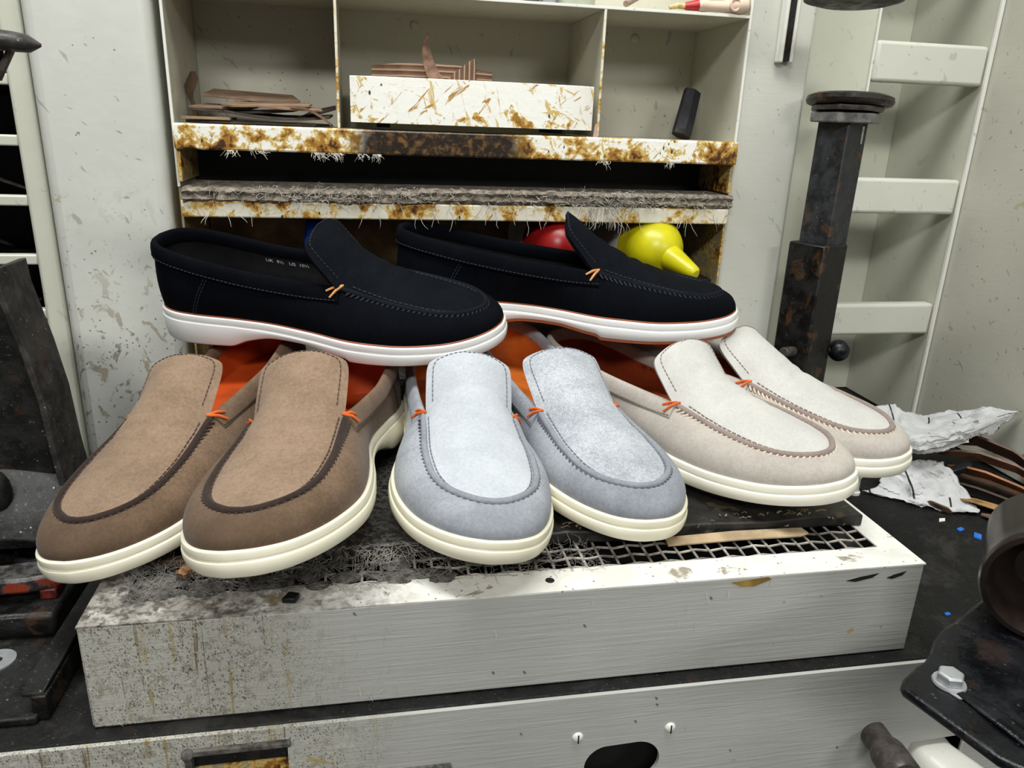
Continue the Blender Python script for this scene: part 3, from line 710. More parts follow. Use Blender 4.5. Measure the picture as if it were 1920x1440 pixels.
pedal = empty('foot_pedal', (0, 0, 0), 'cream painted rounded lever poking out of the notch in the bench front', 'lever')
P = []; 
mb = MB()
for i, t in enumerate(np.linspace(0, 1, 10)):
    yy_ = .016 - .086 * t; c = Vector((.4165 + .024 * max(0, (-.013 - yy_) / .057), yy_, .800 - .006 * t)); w, h = .0190 + .003 * max(0, (-.013 - yy_) / .057), .022
    P.append([c + Vector((math.copysign(abs(math.cos(a)) ** .55, math.cos(a)) * w, 0, math.copysign(abs(math.sin(a)) ** .55, math.sin(a)) * h)) for a in np.linspace(0, 2 * math.pi, 28, endpoint=False)])
mb.grid(P, 0, True); mb.add(P[0], [tuple(range(28))]); mb.add(P[-1], [tuple(range(28))[::-1]])
mb.build('arm', M['paint_bright'], pedal, bevel=.002)

# ------------------------------------------------------------------ grille box
bx = empty('grille_box', (0, 0, .9005), 'low white painted box, its front greyed for shade, with a wire grille top carrying the shoes', 'box')
H = .0728; X0, X1, YB = -.170, .3815, .300
mb = MB()
mb.box(X0, X1, 0, .004, 0, H - .0012); mb.box(X0, X0 + .004, .004, YB, 0, H - .0012); mb.box(X1 - .004, X1, .004, YB, 0, H - .0012); mb.box(X0, X1, YB - .004, YB, 0, H - .0012)
mb.build('body', M['boxfront'], bx, bevel=.0012, seg=3)
gx0, gx1, gy0, gy1 = -.1505, .3612, .0245, .275
mb = MB(); zt_ = H
for a, b, c, d in ((X0 - .0006, X1 + .0006, -.0004, gy0), (X0 - .0006, X1 + .0006, gy1, YB), (X0 - .0006, gx0, gy0, gy1), (gx1, X1 + .0006, gy0, gy1)): mb.box(a, b, c, d, zt_ - .0011, zt_)
mb.build('top_rim', M['rim'], bx, weld=False)
mb = MB(); mb.box(X0 + .004, X1 - .004, .004, YB - .004, H - .035, H - .033); mb.build('dark_tray', M['dark'], bx)
mb = MB(); p_ = .0116; k = 0; x = gx0 + .003
while x < gx1:
    mb.tube([(x + rng.uniform(-.0004, .0004), gy0 - .003, H - .0022), (x + rng.uniform(-.0006, .0006), gy0 + .012, H - .0018), (x, gy1 + .003, H - .0022)], .00095, 6); x += p_
y = gy0 + .0035
while y < gy1:
    pts = []
    for q in np.linspace(gx0 - .003, gx1 + .003, 46): pts.append((q, y + rng.uniform(-.0003, .0003), H - .0024 + .0008 * math.sin((q - gx0) / p_ * math.pi)))
    mb.tube(pts, .00095, 6); y += p_
mb.build('wire_grille', M['wire'], bx)
mb = MB(); mb.lathe([(0, .0002), (.0030, .0002), (.0031, .0)], (.1126, .0123, H), (0, 0, 1), 16); mb.build('screw_hole', M['dark'], bx)
for cx_, cw in ((.334, .0125), (.3605, .0075)):
    mb = MB(); mb.prism([(cx_ - cw, -.0003, H - .0095), (cx_ - cw * .2, -.0003, H - .0072), (cx_ + cw, -.0003, H - .0052), (cx_ + cw * .6, -.0003, H - .0085), (cx_ - cw * .4, -.0003, H - .0108)], (0, .0002, 0))
    tag(mb.build('paint_chip', M['dark'], bx), 'bare black chip in the paint')
mb = MB(); mb.prism([(.235, -.0004, H - .0035), (.262, -.0004, H - .0015), (.2645, -.0004, H - .0035), (.252, -.0004, H - .0080), (.243, -.0004, H - .0075)], (0, .0003, 0)); tag(mb.build('glue_blob', plain('dried_glue', (.30, .19, .05), .35, var=.3), bx), 'dried amber glue blob')

def blob_prism(mb, pts, vec, jit=.0, sub=1):
    mb.prism(pts, vec)
# slab under the shoes
def slab_builder():
    mb = MB(); outl = []
    xs = np.linspace(-.112, .3675, 34)
    fr = [(x, .0545 + .0016 * math.sin(x * 61) + (rng.uniform(-.0022, .0022) if x < .15 else 0), 0) for x in xs]
    poly_ = [(a, b, 0.0) for a, b, _ in fr] + [(.3675, .268, 0), (-.112, .268, 0)]
    mb.prism(poly_, (0, 0, .0092)); return mb
o = slab_builder().build('board', M['slab'], None, bevel=.0012, loc=(0, 0, .9738)); tag(o, 'dirty black board lying on the grille under the loafers', 'board')
mb = MB(); mb.prism([(.205, .0395, 0), (.262, .0412, 0), (.3085, .0405, 0), (.3165, .0435, 0), (.315, .0512, 0), (.262, .0525, 0), (.206, .0500, 0)], (0, 0, .0015))
o = mb.build('card_strip', M['tancard'], None, bevel=.0003, loc=(0, 0, .9740)); o.rotation_euler = (.04, 0, 0); tag(o, 'thin strip of tan card on the grille along the board edge', 'card')
mb = MB(); mb.prism([(-.0200, .0, 0), (.016, -.004, 0), (.018, .002, 0), (-.018, .009, 0)], (0, 0, .005)); 
o = mb.build('wood_sliver', plain('dark_brown_wood', (.06, .032, .018), .7, var=.4, bump=.4), None, bevel=.001, loc=(-.1330, .0600, .9736)); tag(o, 'dark brown wood sliver on the grille between the brown shoe soles', 'wood')
mb = MB()
for i in range(3): mb.sphere((rng.uniform(-.003, .003), rng.uniform(-.003, .003), .003 + .0012 * i), rng.uniform(.0035, .0055), 10, sz=(1.2, .9, .8))
for i, v in enumerate(mb.v): mb.v[i] = (v[0] + rng.uniform(-.0008, .0008), v[1] + rng.uniform(-.0008, .0008), max(0, v[2] + rng.uniform(-.0008, .0008)))
o = mb.build('wood_crumb', plain('brown_crumb', (.20, .10, .045), .9, var=.6, scale=300), None, loc=(-.1195, .0445, .9735), smooth=0); tag(o, 'brown crumb of wood on the dusty grille below the brown shoes', 'crumb')
mb = MB(); mb.prism([(-.005, -.003, 0), (.003, -.0045, 0), (.0055, .002, 0), (-.001, .0045, 0)], (0, 0, .0035)); o = mb.build('rubber_chip', M['glossblack'], None, bevel=.0006, loc=(-.0518, .0114, .9735)); tag(o, 'small black chip lying on the dusty box rim', 'chip')
for i, (x, y, r, sz_) in enumerate(((.5566, .1562, .4, .0042), (.5640, .1425, .9, .0062), (.4453, .0349, .2, .0028))):
    mb = MB(); mb.prism([(-sz_, -sz_ * .5, 0), (sz_ * .7, -sz_ * .6, 0), (sz_, sz_ * .4, 0), (-sz_ * .6, sz_ * .5, 0)], (0, 0, .0012)); o = mb.build('plastic_fleck', plain('blue_plastic', (.02, .16, .62), .35), None, loc=(x, y, .8997)); o.rotation_euler = (0, 0, r)
    tag(o, ('blue plastic fleck on the bench, farther of the two lying close together', 'blue plastic fleck on the bench, nearer of the two lying close together', 'tiny blue fleck on the bench between the box corner and iron bracket')[i], 'fleck', 'blue plastic flecks')
mb = MB(); mb.lathe([(0, 0), (.0062, 0), (.0062, .003), (.0045, .004), (.0045, .018), (.0058, .020), (.0058, .026), (0, .0265)], (0, 0, 0), (0, 0, 1), 18); o = mb.build('paint_peg', M['paint_bright'], None, loc=(.4975, .240, .8997)); tag(o, 'small white painted peg on the bench behind the off-white shoe', 'peg')

mb = MB(); mb.prism([(-.006, -.0015, 0), (.001, -.003, 0), (.006, .0005, 0), (0, .0025, 0)], (0, 0, .0008)); o = mb.build('paint_flake', M['paint_bright'], None, loc=(.5520, .1760, .8997)); o.rotation_euler = (0, 0, .3); tag(o, 'pale paint flake on the bench behind the blue flecks', 'flake')
mb = MB()
for i in range(46):
    x = rng.uniform(.13, .36); y0 = .0545 + rng.uniform(-.0015, .010); z0 = .9842 if y0 > .056 else rng.uniform(.976, .983); L_ = rng.uniform(.003, .010); a_ = rng.uniform(0, 6.28); w_ = rng.uniform(.0006, .0018); ca, sa = math.cos(a_), math.sin(a_); rows_ = []
    for t in np.linspace(0, 1, 6):
        px_, py_, pz_ = x + ca * L_ * (t - .5), y0 + (.3 * sa * L_ * (t - .5)), z0 + .0016 * math.sin(t * 3.1) * rng.uniform(.3, 1)
        if y0 < .056: py_ = .0535 - .0012 * math.sin(t * 3.1); pz_ = z0 + sa * L_ * .4 * (t - .5)
        rows_.append([(px_, py_, pz_), (px_ - sa * w_, py_ + ca * w_ * .5, pz_ + w_ * .6)])
    mb.grid(rows_)
o = mb.build('shavings', plain('leather_shavings', (.17, .12, .075), .85, var=.6, scale=60), None, weld=False, solid=.0003); tag(o, 'small leather shavings scattered along the board edge', 'shavings', kind='stuff')

# ------------------------------------------------------------------ columns beside the cabinet
mb = MB(); mb.box(-.2835, -.1785, .365, .60, .9005, 1.75); o = mb.build('column', M['paint_marked'], None, bevel=.011, seg=5); tag(o, 'scuffed cream steel column left of the shelf cabinet', 'column')
colr = empty('column', (0, 0, 0), 'cream steel column right of the shelf cabinet, behind the black stand', 'column')
mb = MB(); mb.box(.3755, .4470, .366, .60, .9005, 1.75); mb.build('post', paint('cream_enamel_column', (.62, .62, .55), marks=.6), colr, bevel=.004, seg=3)
mb = MB(); mb.box(.4065, .4125, .357, .3655, 1.3225, 1.75); mb.box(.4195, .4235, .357, .3655, 1.3225, 1.75); mb.build('slot_channel', M['paint_bright'], colr, bevel=.0015, weld=False)
mb = MB(); mb.box(.4126, .4194, .3585, .3655, 1.3245, 1.75); mb.build('slot_strip', M['glossblack'], colr)

# ------------------------------------------------------------------ shelf cabinet
cab = empty('shelf_cabinet', (0, 0, 0), 'cream shelf cabinet with open cubbies, its front edges smeared with glue', 'cabinet')
CX0, CX1, CY, CB = -.1672, .3715, .360, .488; T_ = .0022
def cbox(name, a, b, c, d, e, f, mat, bev=.0005):
    mb = MB(); mb.box(a, b, c, d, e, f); return mb.build(name, mat, cab, bevel=bev)
edge_paint = M['paint_cubby']
cbox('side_panel', CX0 - T_, CX0, CY, CB + .02, 1.19, 1.75, edge_paint); cbox('side_panel', CX1, CX1 + T_, CY, CB + .02, 1.19, 1.75, edge_paint)
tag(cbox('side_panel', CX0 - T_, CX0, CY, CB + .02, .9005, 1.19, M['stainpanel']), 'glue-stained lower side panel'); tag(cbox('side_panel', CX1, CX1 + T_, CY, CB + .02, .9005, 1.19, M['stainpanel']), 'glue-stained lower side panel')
cbox('back_panel', CX0, CX1, CB, CB + .003, 1.243, 1.75, edge_paint)
cbox('top_shelf', CX0, CX1, CY, CB, 1.3605, 1.3630, edge_paint); cbox('divider', -.0240, -.0220, CY, CB, 1.2460, 1.3605, edge_paint); cbox('divider', .2250, .2270, CY, CB, 1.2460, 1.3605, edge_paint)
cbox('cubby_floor', CX0, CX1, CY, CB, 1.2430, 1.2455, edge_paint)
for nm, (a, b) in (('shelf_edge', (CX0, CX1)),): cbox(nm, a, b, CY - .0022, CY - .0002, 1.3605, 1.3630, M['paint_bright'], .0003)
for xx in (-.0230, .2260): cbox('divider_edge', xx - .0012, xx + .0012, CY - .0022, CY - .0002, 1.2460, 1.3603, M['lowlip'], .0003)
for xx in (CX0 - T_ / 2, CX1 + T_ / 2): cbox('panel_edge', xx - .0013, xx + .0013, CY - .0022, CY - .0002, 1.19, 1.75, M['paint_bright'], .0003)
tag(cbox('front_lip', CX0 + .0005, CX1 - .0005, CY - .014, CY - .0022, 1.2235, 1.2458, M['lip'], .0018), 'white front lip smeared with brown glue')
cbox('slot_back', CX0, CX1, CB - .06, CB - .055, 1.166, 1.243, M['slotdark']); cbox('slot_roof', CX0, CX1, CY - .001, CB - .06, 1.2395, 1.2428, M['slotdark'])
cbox('slot_cheek', CX0 + .0004, CX0 + .004, CY - .008, CB - .06, 1.1950, 1.2392, M['stainpanel']); cbox('slot_cheek', CX1 - .004, CX1 - .0004, CY - .008, CB - .06, 1.1950, 1.2392, M['stainpanel'])
cbox('slot_shelf', CX0, CX1, CY - .001, CB - .061, 1.1750, 1.1775, M['slotdark'])
tag(cbox('lower_lip', CX0 + .0005, CX1 - .0005, CY - .010, CY - .0015, 1.1635, 1.1790, M['lowlip'], .0015), 'stained narrow lip under the frayed cardboard')
tag(cbox('rear_board', CX0, CX1, CB - .006, CB - .001, .9005, 1.1745, M['brownboard']), 'brown board at the back of the lower bay')
cbox('bay_shelf', .105, CX1 - .0005, .372, CB - .007, 1.0985, 1.1015, M['slotdark']); cbox('bay_floor', CX0, CX1, .352, CB - .007, .9935, 1.0015, M['slab'])
for xx in (.055, .300):
    mb = MB(); mb.lathe([(0, .0026), (.003, .002), (.0048, .0006), (.005, 0)], (xx, CB - .0002, 1.350), (0, -1, 0), 16); mb.build('rivet', M['paint_cubby'], cab)

# frayed cardboard lying on the lower lip
mb = MB(); xs = np.linspace(CX0 + .003, .3735, 120); nr0 = []
rowsC = []
for z, base in ((1.1795, .352), (1.1830, .3475), (1.1868, .3495), (1.1900, .3465), (1.1930, .3500)):
    rowsC.append([(x, base + rng.uniform(-.0016, .0016) + .0012 * math.sin(x * 90), z + rng.uniform(-.0008, .0008) - (.0028 if x < .05 else 0)) for x in xs])
top_ = [(x, .395, 1.1935) for x in xs]; bot_ = [(x, .395, 1.1795) for x in xs]
top_ = [(min(max(x, -.1615), .3665), y, z) for x, y, z in top_]; bot_ = [(min(max(x, -.1615), .3665), y, z) for x, y, z in bot_]
mb.grid([bot_] + rowsC + [top_]); o = mb.build('cardboard_sheet', M['cardboard'], None, smooth=0, weld=False); tag(o, 'frayed grey corrugated cardboard sheet jutting from the cabinet slot', 'cardboard')

# ------------------------------------------------------------------ lint
def hairs(name, n, fn, mat, r=.00028, seg=4, label=None, cat='lint', parent=None):
    mb = MB()
    for i in range(n):
        p, d, L, curl = fn(); P = [Vector(p)]; d = Vector(d).normalized()
        for k in range(seg):
            d = (d + Vector((rng.uniform(-1, 1), rng.uniform(-1, 1), rng.uniform(-1, 1))) * curl).normalized(); P.append(P[-1] + d * (L / seg))
        mb.tube(P, [r, r, r * .9, r * .7, r * .4][:seg + 1], 3, cap=False)
    o = mb.build(name, mat, None, weld=False, smooth=0); tag(o, label, cat, kind='stuff'); return o
def f1():
    x = rng.choice([rng.uniform(-.16, .37), rng.gauss(.24, .03), rng.gauss(-.02, .05)]); x = min(max(x, -.163), .373)
    return (x, .3475, rng.uniform(1.180, 1.194)), (rng.uniform(-.7, .7), -1, rng.uniform(-.7, .5)), rng.uniform(.003, .012), .55
hairs('lint', 900, f1, M['lint'], .00026, label='grey lint fringe on the front of the frayed cardboard')
def f2():
    x = rng.choice([-.118, -.095, -.04, -.027, -.003, .012, .232, .300]) + rng.gauss(0, .003)
    return (x, .3465, 1.2240), (rng.uniform(-.4, .4), -.3, -1), rng.uniform(.003, .010), .6
hairs('lint', 140, f2, M['lintwhite'], .00035, label='pale lint tufts hanging under the glue-stained lip')
def f3():
    x = rng.choice([rng.uniform(-.15, .37), rng.gauss(.235, .012)])
    return (x, .3495, rng.uniform(1.166, 1.182)), (rng.uniform(-.4, .4), -.4, -1), rng.uniform(.006, .022), .4
hairs('lint', 120, f3, M['lintwhite'], .00028, label='pale lint strands drooping over the narrow lower lip')
def f4():
    a = rng.random(); x = -.15 + .30 * a ** 1.5; y = rng.uniform(.020, .058)
    return (x, y, .9736 + rng.uniform(0, .002)), (rng.uniform(-1, 1), rng.uniform(-1, 1), rng.uniform(-.1, .5)), rng.uniform(.004, .014), .5
hairs('lint', 1500, f4, M['lintgrey'], .00016, label='grey lint matted over the left half of the grille')
def f5():
    x = rng.gauss(.002, .014); return (x, .0535 + rng.uniform(-.004, .003), rng.uniform(.975, .985)), (rng.uniform(-1, 1), -.6, rng.uniform(-.8, .3)), rng.uniform(.005, .015), .5
hairs('lint', 130, f5, M['lint'], .0002, label='pale lint tuft on the board edge beside the brown shoe')
def f6():
    x = rng.uniform(-.168, .02) if rng.random() < .85 else rng.uniform(.02, .3)
    return (x, -.0006, rng.uniform(.905, .973)), (rng.uniform(-.6, .6), -.35, -1), rng.uniform(.003, .009), .35
hairs('lint', 80, f6, M['lintwhite'], .00015, label='fine pale fibres stuck to the soiled end of the box front')
# felted dust lumps over grille wires (left)
mb = MB()
for i in range(46):
    x = -.149 + .20 * rng.random() ** 1.4; y = rng.choice([rng.uniform(.024, .034), rng.uniform(.024, .054)]); r = rng.uniform(.003, .008)
    rows_ = []
    for a in range(5):
        th = math.pi / 2 * a / 4; rows_.append([(x + r * 1.5 * math.sin(th) * math.cos(t) * rng.uniform(.8, 1.2), y + r * math.sin(th) * math.sin(t) * rng.uniform(.8, 1.2), .9722 + r * .28 * math.cos(th)) for t in np.linspace(0, 2 * math.pi, 12, endpoint=False)])
    mb.grid(rows_, 0, True)
o = mb.build('dust_felt', M['grime'], None, weld=False); tag(o, 'felted grey dust clogging the left end of the grille', 'dust', kind='stuff')
#SPLIT-ENV2
# ------------------------------------------------------------------ rack on the right
rk = empty('tool_rack', (0, 0, 0), 'cream open rack with three broad rails, right of the black stand', 'rack')
def rbox(par, name, a, b, c, d, e, f, mat, bev=.001, lab=None):
    mb = MB(); mb.box(a, b, c, d, e, f); return tag(mb.build(name, mat, par, bevel=bev, seg=3), lab)
PR = M['paint_rack']
rbox(rk, 'back_panel', .455, .6990, .563, .566, .9005, 1.75, PR); rbox(rk, 'side_panel', .6960, .6985, .420, .5628, .9005, 1.75, PR)
rbox(rk, 'front_flange', .4490, .5545, .425, .428, .9005, 1.75, PR)
rbox(rk, 'edge_strip', .6950, .6992, .4155, .4197, .9005, 1.75, M['paint_bright'], .0006)
rbox(rk, 'flange_edge', .5525, .5550, .4215, .4245, .9005, 1.75, M['paint_bright'], .0006)
for za, zb_ in ((1.0215, 1.0610), (1.1700, 1.2105), (1.3140, 1.3565), (1.46, 1.50)): rbox(rk, 'rail', .5552, .6948, .419, .436, za, zb_, M['rail'], .004)

# ------------------------------------------------------------------ drawer rack on the left
lr = empty('slatted_rack', (0, 0, 0), 'cream slatted rack with dark slots at the left edge', 'rack')
rbox(lr, 'post', -.3085, -.2890, .385, .402, .9085, 1.75, M['paint_rack'], .003)
for z in (1.3325, 1.2770, 1.2250, 1.1715, 1.1165, 1.0635, 1.0095, .9595): rbox(lr, 'slat', -.58, -.3090, .389, .400, z - .0048, z + .0048, M['paint_rack'], .0015)
rbox(lr, 'dark_back', -.60, -.285, .560, .565, .9005, 1.75, M['slotdark']); rbox(lr, 'dark_side', -.2885, -.2850, .4025, .5598, .9005, 1.75, M['slotdark'])
for i, z in enumerate((1.3325, 1.2770, 1.2250, 1.1715, 1.1165, 1.0635, 1.0095, .9595)):
    mb = MB(); mb.prism([(-.58, .402, z - .004), (-.29, .402, z - .004), (-.29, .556, z - .012), (-.58, .556, z - .012)], (0, 0, .002)); mb.build('tray', M['dustyiron'], lr)
for i, (z, a, b) in enumerate(((1.1775, -.40, -.318), (1.0690, -.40, -.322), (1.0150, -.40, -.322), (1.1235, -.42, -.34))):
    mb = MB(); mb.tube([(a, .44, z + .022), ((a + b) / 2, .43, z + .014), (b, .418, z + .002)], [.006, .005, .003], 8, flat=.4)
    o = mb.build('steel_tool', M['dustyiron'] if i else M['oldbrass'], None); tag(o, ('grey steel blade lying in the left rack, uppermost of those in its slots', 'dull steel blade in the third lit slot of the left rack', 'dull steel blade in the lowest filled slot of the left rack', 'dull steel blade in the slot under the uppermost blade of the left rack')[i], 'tool', 'steel blades in the left rack')
mb = MB(); mb.tube([(-.338, .43, 1.0625 + .004), (-.338, .43, 1.0625 + .022)], .0022, 10); o = mb.build('steel_pin', M['steel'], None); tag(o, 'small upright steel pin in a dark slot of the left rack', 'pin')

# ------------------------------------------------------------------ black stand in front of the right column
st = empty('stand', (0, 0, 0), 'black square steel post stand with a disc top and ball knob', 'stand')
top_c = Vector((.4735, .3300, 1.2830)); base_c = Vector((.4665, .3300, .9005))
def sqpost(c0, c1, w, d, rot=.42):
    P = []
    for c in (c0, c1):
        P.append([(c.x + w * math.cos(rot) * sx - d * math.sin(rot) * sy, c.y + w * math.sin(rot) * sx + d * math.cos(rot) * sy, c.z) for sx, sy in ((-1, -1), (1, -1), (1, 1), (-1, 1))])
    mb = MB(); mb.grid(P, 0, True); mb.add(P[0], [(3, 2, 1, 0)]); mb.add(P[1], [(0, 1, 2, 3)]); return mb
RZ = .45
sqpost(base_c + Vector((0.002, 0, .004)), top_c + Vector((-.0015, 0, -.012)), .0172, .0172, RZ).build('inner_post', iron('pitted_black_steel', (.024, .026, .028), .42, .18, .5), st, bevel=.0015)
sqpost(base_c, Vector((.4665, .33, 1.1490)), .0212, .0212, RZ).build('outer_sleeve', iron('worn_black_sleeve', (.007, .0066, .0064), .30, .08, .45), st, bevel=.002)
mb = MB(); mb.lathe([(0, .0), (.036, .0), (.0400, .0015), (.0415, .0045), (.0405, .0085), (.036, .0105), (.0, .0112)], top_c + Vector((.0015, 0, .0005)), (.05, .06, 1), 40); mb.build('disc_top', iron('brown_black_disc', (.022, .016, .013), .35, .2, .6), st)
mb = MB(); mb.lathe([(0, -.0045), (.0335, -.0045), (.0345, -.003), (.0345, 0), (0, 0)], top_c, (.03, .04, 1), 8); mb.build('disc_pad', M['oldbrass'], st)
mb = MB(); mb.lathe([(0, -.0150), (.0330, -.0150), (.0345, -.0140), (.0345, -.0065), (.0335, -.0055), (0, -.0055)], top_c, (.0, .0, 1), 6); hexo = mb.build('hex_plate', iron('hex_plate_steel', (.17, .165, .158), .35, .2, .1), st, smooth=20, bevel=.0006)
mb = MB(); mb.box(-.0010, .0010, -.0005, .0005, 0, .016); k = mb.build('pin_slot', M['steel'], st); k.location = (.4795, .3065, 1.2490)
kc = Vector((.5065, .322, 1.0325))
mb = MB(); mb.sphere(kc, .0122, 24); mb.build('ball_knob', M['glossblack'], st)
mb = MB(); mb.tube([(.4840, .326, 1.0325), (.500, .3228, 1.0325)], .0045, 12); mb.build('knob_shaft', M['blackiron'], st)
mb = MB(); mb.tube([(.4500, .318, 1.0335), (.4335, .310, 1.0345)], .0056, 16); mb.build('side_pin', M['oldbrass'], st, bevel=.0006)
mb = MB(); mb.lathe([(0, 0), (.042, 0), (.042, .006), (.026, .009), (0, .009)], base_c, (0, 0, 1), 32); mb.build('foot', M['blackiron'], st)
# dark disc above, just inside the frame at the top
st2 = empty('disc_rest', (0, 0, 0), 'dark disc-shaped rest whose underside shows at the top right', 'disc')
mb = MB(); mb.lathe([(0, .0), (.030, .0), (.041, .003), (.0425, .008), (.0, .011)], (.4190, .262, 1.3640), (.02, .03, 1), 36); mb.build('disc', iron('brown_black_disc_upper', (.022, .017, .014), .4, .2, .5), st2)
mb = MB(); mb.tube([(.4190, .262, 1.374), (.420, .262, 1.52)], .012, 12); mb.build('stem', M['blackiron'], st2)

# ------------------------------------------------------------------ cast-iron machine parts on the left
ar = empty('machine_casting', (0, 0, 0), 'tall dusty black cast-iron arm rising beside the left column', 'machine')
F = [(-.330, .985), (-.330, 1.170), (-.256, 1.150), (-.2515, 1.133), (-.2420, 1.089), (-.2365, 1.052), (-.2345, 1.010), (-.2335, .975)]
mb = MB(); mb.prism([(x, .168, z) for x, z in F], (0, .022, 0)); mb.build('web', M['dustyiron'], ar, bevel=.003)
Fl = [(-.2515, 1.150), (-.2505, 1.133), (-.2415, 1.089), (-.2360, 1.052), (-.2335, 1.010), (-.2300, .975), (-.2260, .955)]
mb = MB(); rows_ = [[(x, .160, z), (x + .0045, .160, z + .001), (x + .0065, .205, z + .001), (x + .001, .205, z)] for x, z in Fl]
mb.grid(rows_, 0, True); mb.add(rows_[0], [(0, 1, 2, 3)]); mb.add(rows_[-1], [(3, 2, 1, 0)]); mb.build('flange', iron('worn_dark_flange', (.035, .033, .031), .35, .25, .4), ar, bevel=.001)
mb = MB(); rows_ = []
for y, z0, dz in ((.172, .998, .0), (.160, .994, .004), (.148, .982, .010), (.138, .966, .014), (.134, .952, .016)):
    rows_.append([(x, y + .006 * math.cos((x + .25) * 40), z0 + .004 * math.sin((x + .30) * 55)) for x in np.linspace(-.330, -.2275, 14)])
bk = [(x, .175, .945) for x in np.linspace(-.330, -.2275, 14)]; 
mb.grid([bk] + rows_ + [[(x, .150, .942) for x in np.linspace(-.330, -.2275, 14)], bk]); mb.build('foot', iron('grey_worn_iron_foot', (.035, .034, .033), .42, .6, .1), ar, bevel=.001)
mb = MB(); mb.sphere((-.272, .150, .990), .012, 16, sz=(1.1, .8, 1.5)); mb.build('lug', M['dustyiron'], ar)
mb = MB(); mb.box(-.330, -.232, .176, .215, .9245, .975); mb.build('plinth', M['blackiron'], ar, bevel=.003)

bp = empty('base_plate', (0, 0, 0), 'black machine base plate with a raised step and washer, bottom left', 'plate')
mb = MB(); mb.box(-.335, -.2045, .0085, .215, .9003, .9055); mb.build('plate', M['dustyiron'], bp, bevel=.0012)
mb = MB(); mb.box(-.335, -.2185, .0880, .215, .9055, .9245); mb.build('step', M['blackiron'], bp, bevel=.004, seg=3)
wc = Vector((-.2490, .0660, .9055))
mb = MB(); mb.lathe([(.0035, 0), (.0115, 0), (.0115, .0012), (.0035, .0012), (.0035, 0)], wc, (0, 0, 1), 32); mb.build('washer', M['zinc'], bp)
mb = MB(); mb.lathe([(0, 0), (.0035, 0), (.0035, .0006), (0, .0006)], wc, (0, 0, 1), 16); mb.build('bolt_hole', M['dark'], bp)
mb = MB(); mb.lathe([(.012, 0), (.016, 0), (.0165, .006), (.0140, .012), (.011, .012), (.0105, .003), (.012, 0)], (-.2540, .156, .9245), (0, 0, 1), 36); mb.build('hub_ring', M['glossblack'], bp)
rl = empty('angle_rail', (0, 0, 0), 'black steel tee rail lying between base plate and box', 'rail')
mb = MB(); mb.prism([(-.2130, .014, .9160), (-.2010, .014, .9150), (-.1985, .024, .9200), (-.1955, .19, .9205), (-.2075, .19, .9205), (-.2110, .024, .9205)], (0, 0, .0032)); mb.build('flange', M['dustyiron'], rl, bevel=.001)
mb = MB(); mb.prism([(-.2075, .012, .9003), (-.1985, .012, .9003), (-.1950, .19, .9003), (-.2020, .19, .9003)], (0, 0, .0172)); mb.build('web', M['blackiron'], rl, bevel=.001)
lv = empty('red_lever', (0, 0, 0), 'worn black lever with red paint left on its edges, under the brown toe', 'lever')
mb = MB(); up_ = []; 
T0 = [(-.335, .118, .9420), (-.290, .108, .9430), (-.262, .102, .9440), (-.240, .103, .9440), (-.224, .108, .9435), (-.219, .116, .9430), (-.224, .126, .9430), (-.240, .131, .9435), (-.262, .126, .9435), (-.290, .131, .9430), (-.335, .142, .9420)]
mb.prism([(x, y, z - .012) for x, y, z in T0], (0, 0, .012))
def redmat():
    m = NT('worn_red_and_black_paint', .4); n = m.noise(95, 5, .65); f = m.noise(300, 3)
    X, Y, Z = m.xyz(); c = m.mix(m.step(n, .4, .6), (.018, .016, .015), (.085, .080, .075))
    edge = m.mul(m.step(m.math('ADD', Z, m.mul(f, .004)), .9445, .9425), m.step(n, .47, .56)); c = m.mix(edge, c, (.24, .030, .010)); m.color(c); m.bump(n, .4, .002); return m.mat
mb.build('blade', redmat(), lv, bevel=.0025)
mb = MB(); mb.box(-.2340, -.2230, .106, .118, .9247, .9325); mb.build('block', plain('dull_red_paint', (.12, .012, .006), .5, var=.6, scale=150), lv, bevel=.001)

hl = empty('crank', (0, 0, 0), 'dark flat handle end jutting in at the upper left edge', 'handle')
mb = MB(); rows_ = []
for t in np.linspace(0, 1, 14):
    x = -.262 + .0845 * t; zc = 1.2925 - .004 * t ** 2; w = .0105 * (1 - max(0, (t - .80) / .2) ** 2.2) + .0012; h = .0062 * (1 - .35 * t) * (1 - max(0, (t - .88) / .12) ** 2.5) + .0010
    rows_.append([(x, .10 + w * math.cos(a), zc + h * math.sin(a)) for a in np.linspace(0, 2 * math.pi, 18, endpoint=False)])
mb.grid(rows_, 0, True); mb.add(rows_[0], [tuple(range(18))]); mb.add(rows_[-1], [tuple(range(18))[::-1]]); mb.build('grip', iron('grey_brown_iron_handle', (.045, .040, .037), .38, .3, .2), hl)
mb = MB(); mb.tube([(-.1925, .102, 1.2880), (-.2040, .104, 1.270)], .0022, 8); mb.build('stay_rod', M['oldbrass'], hl)

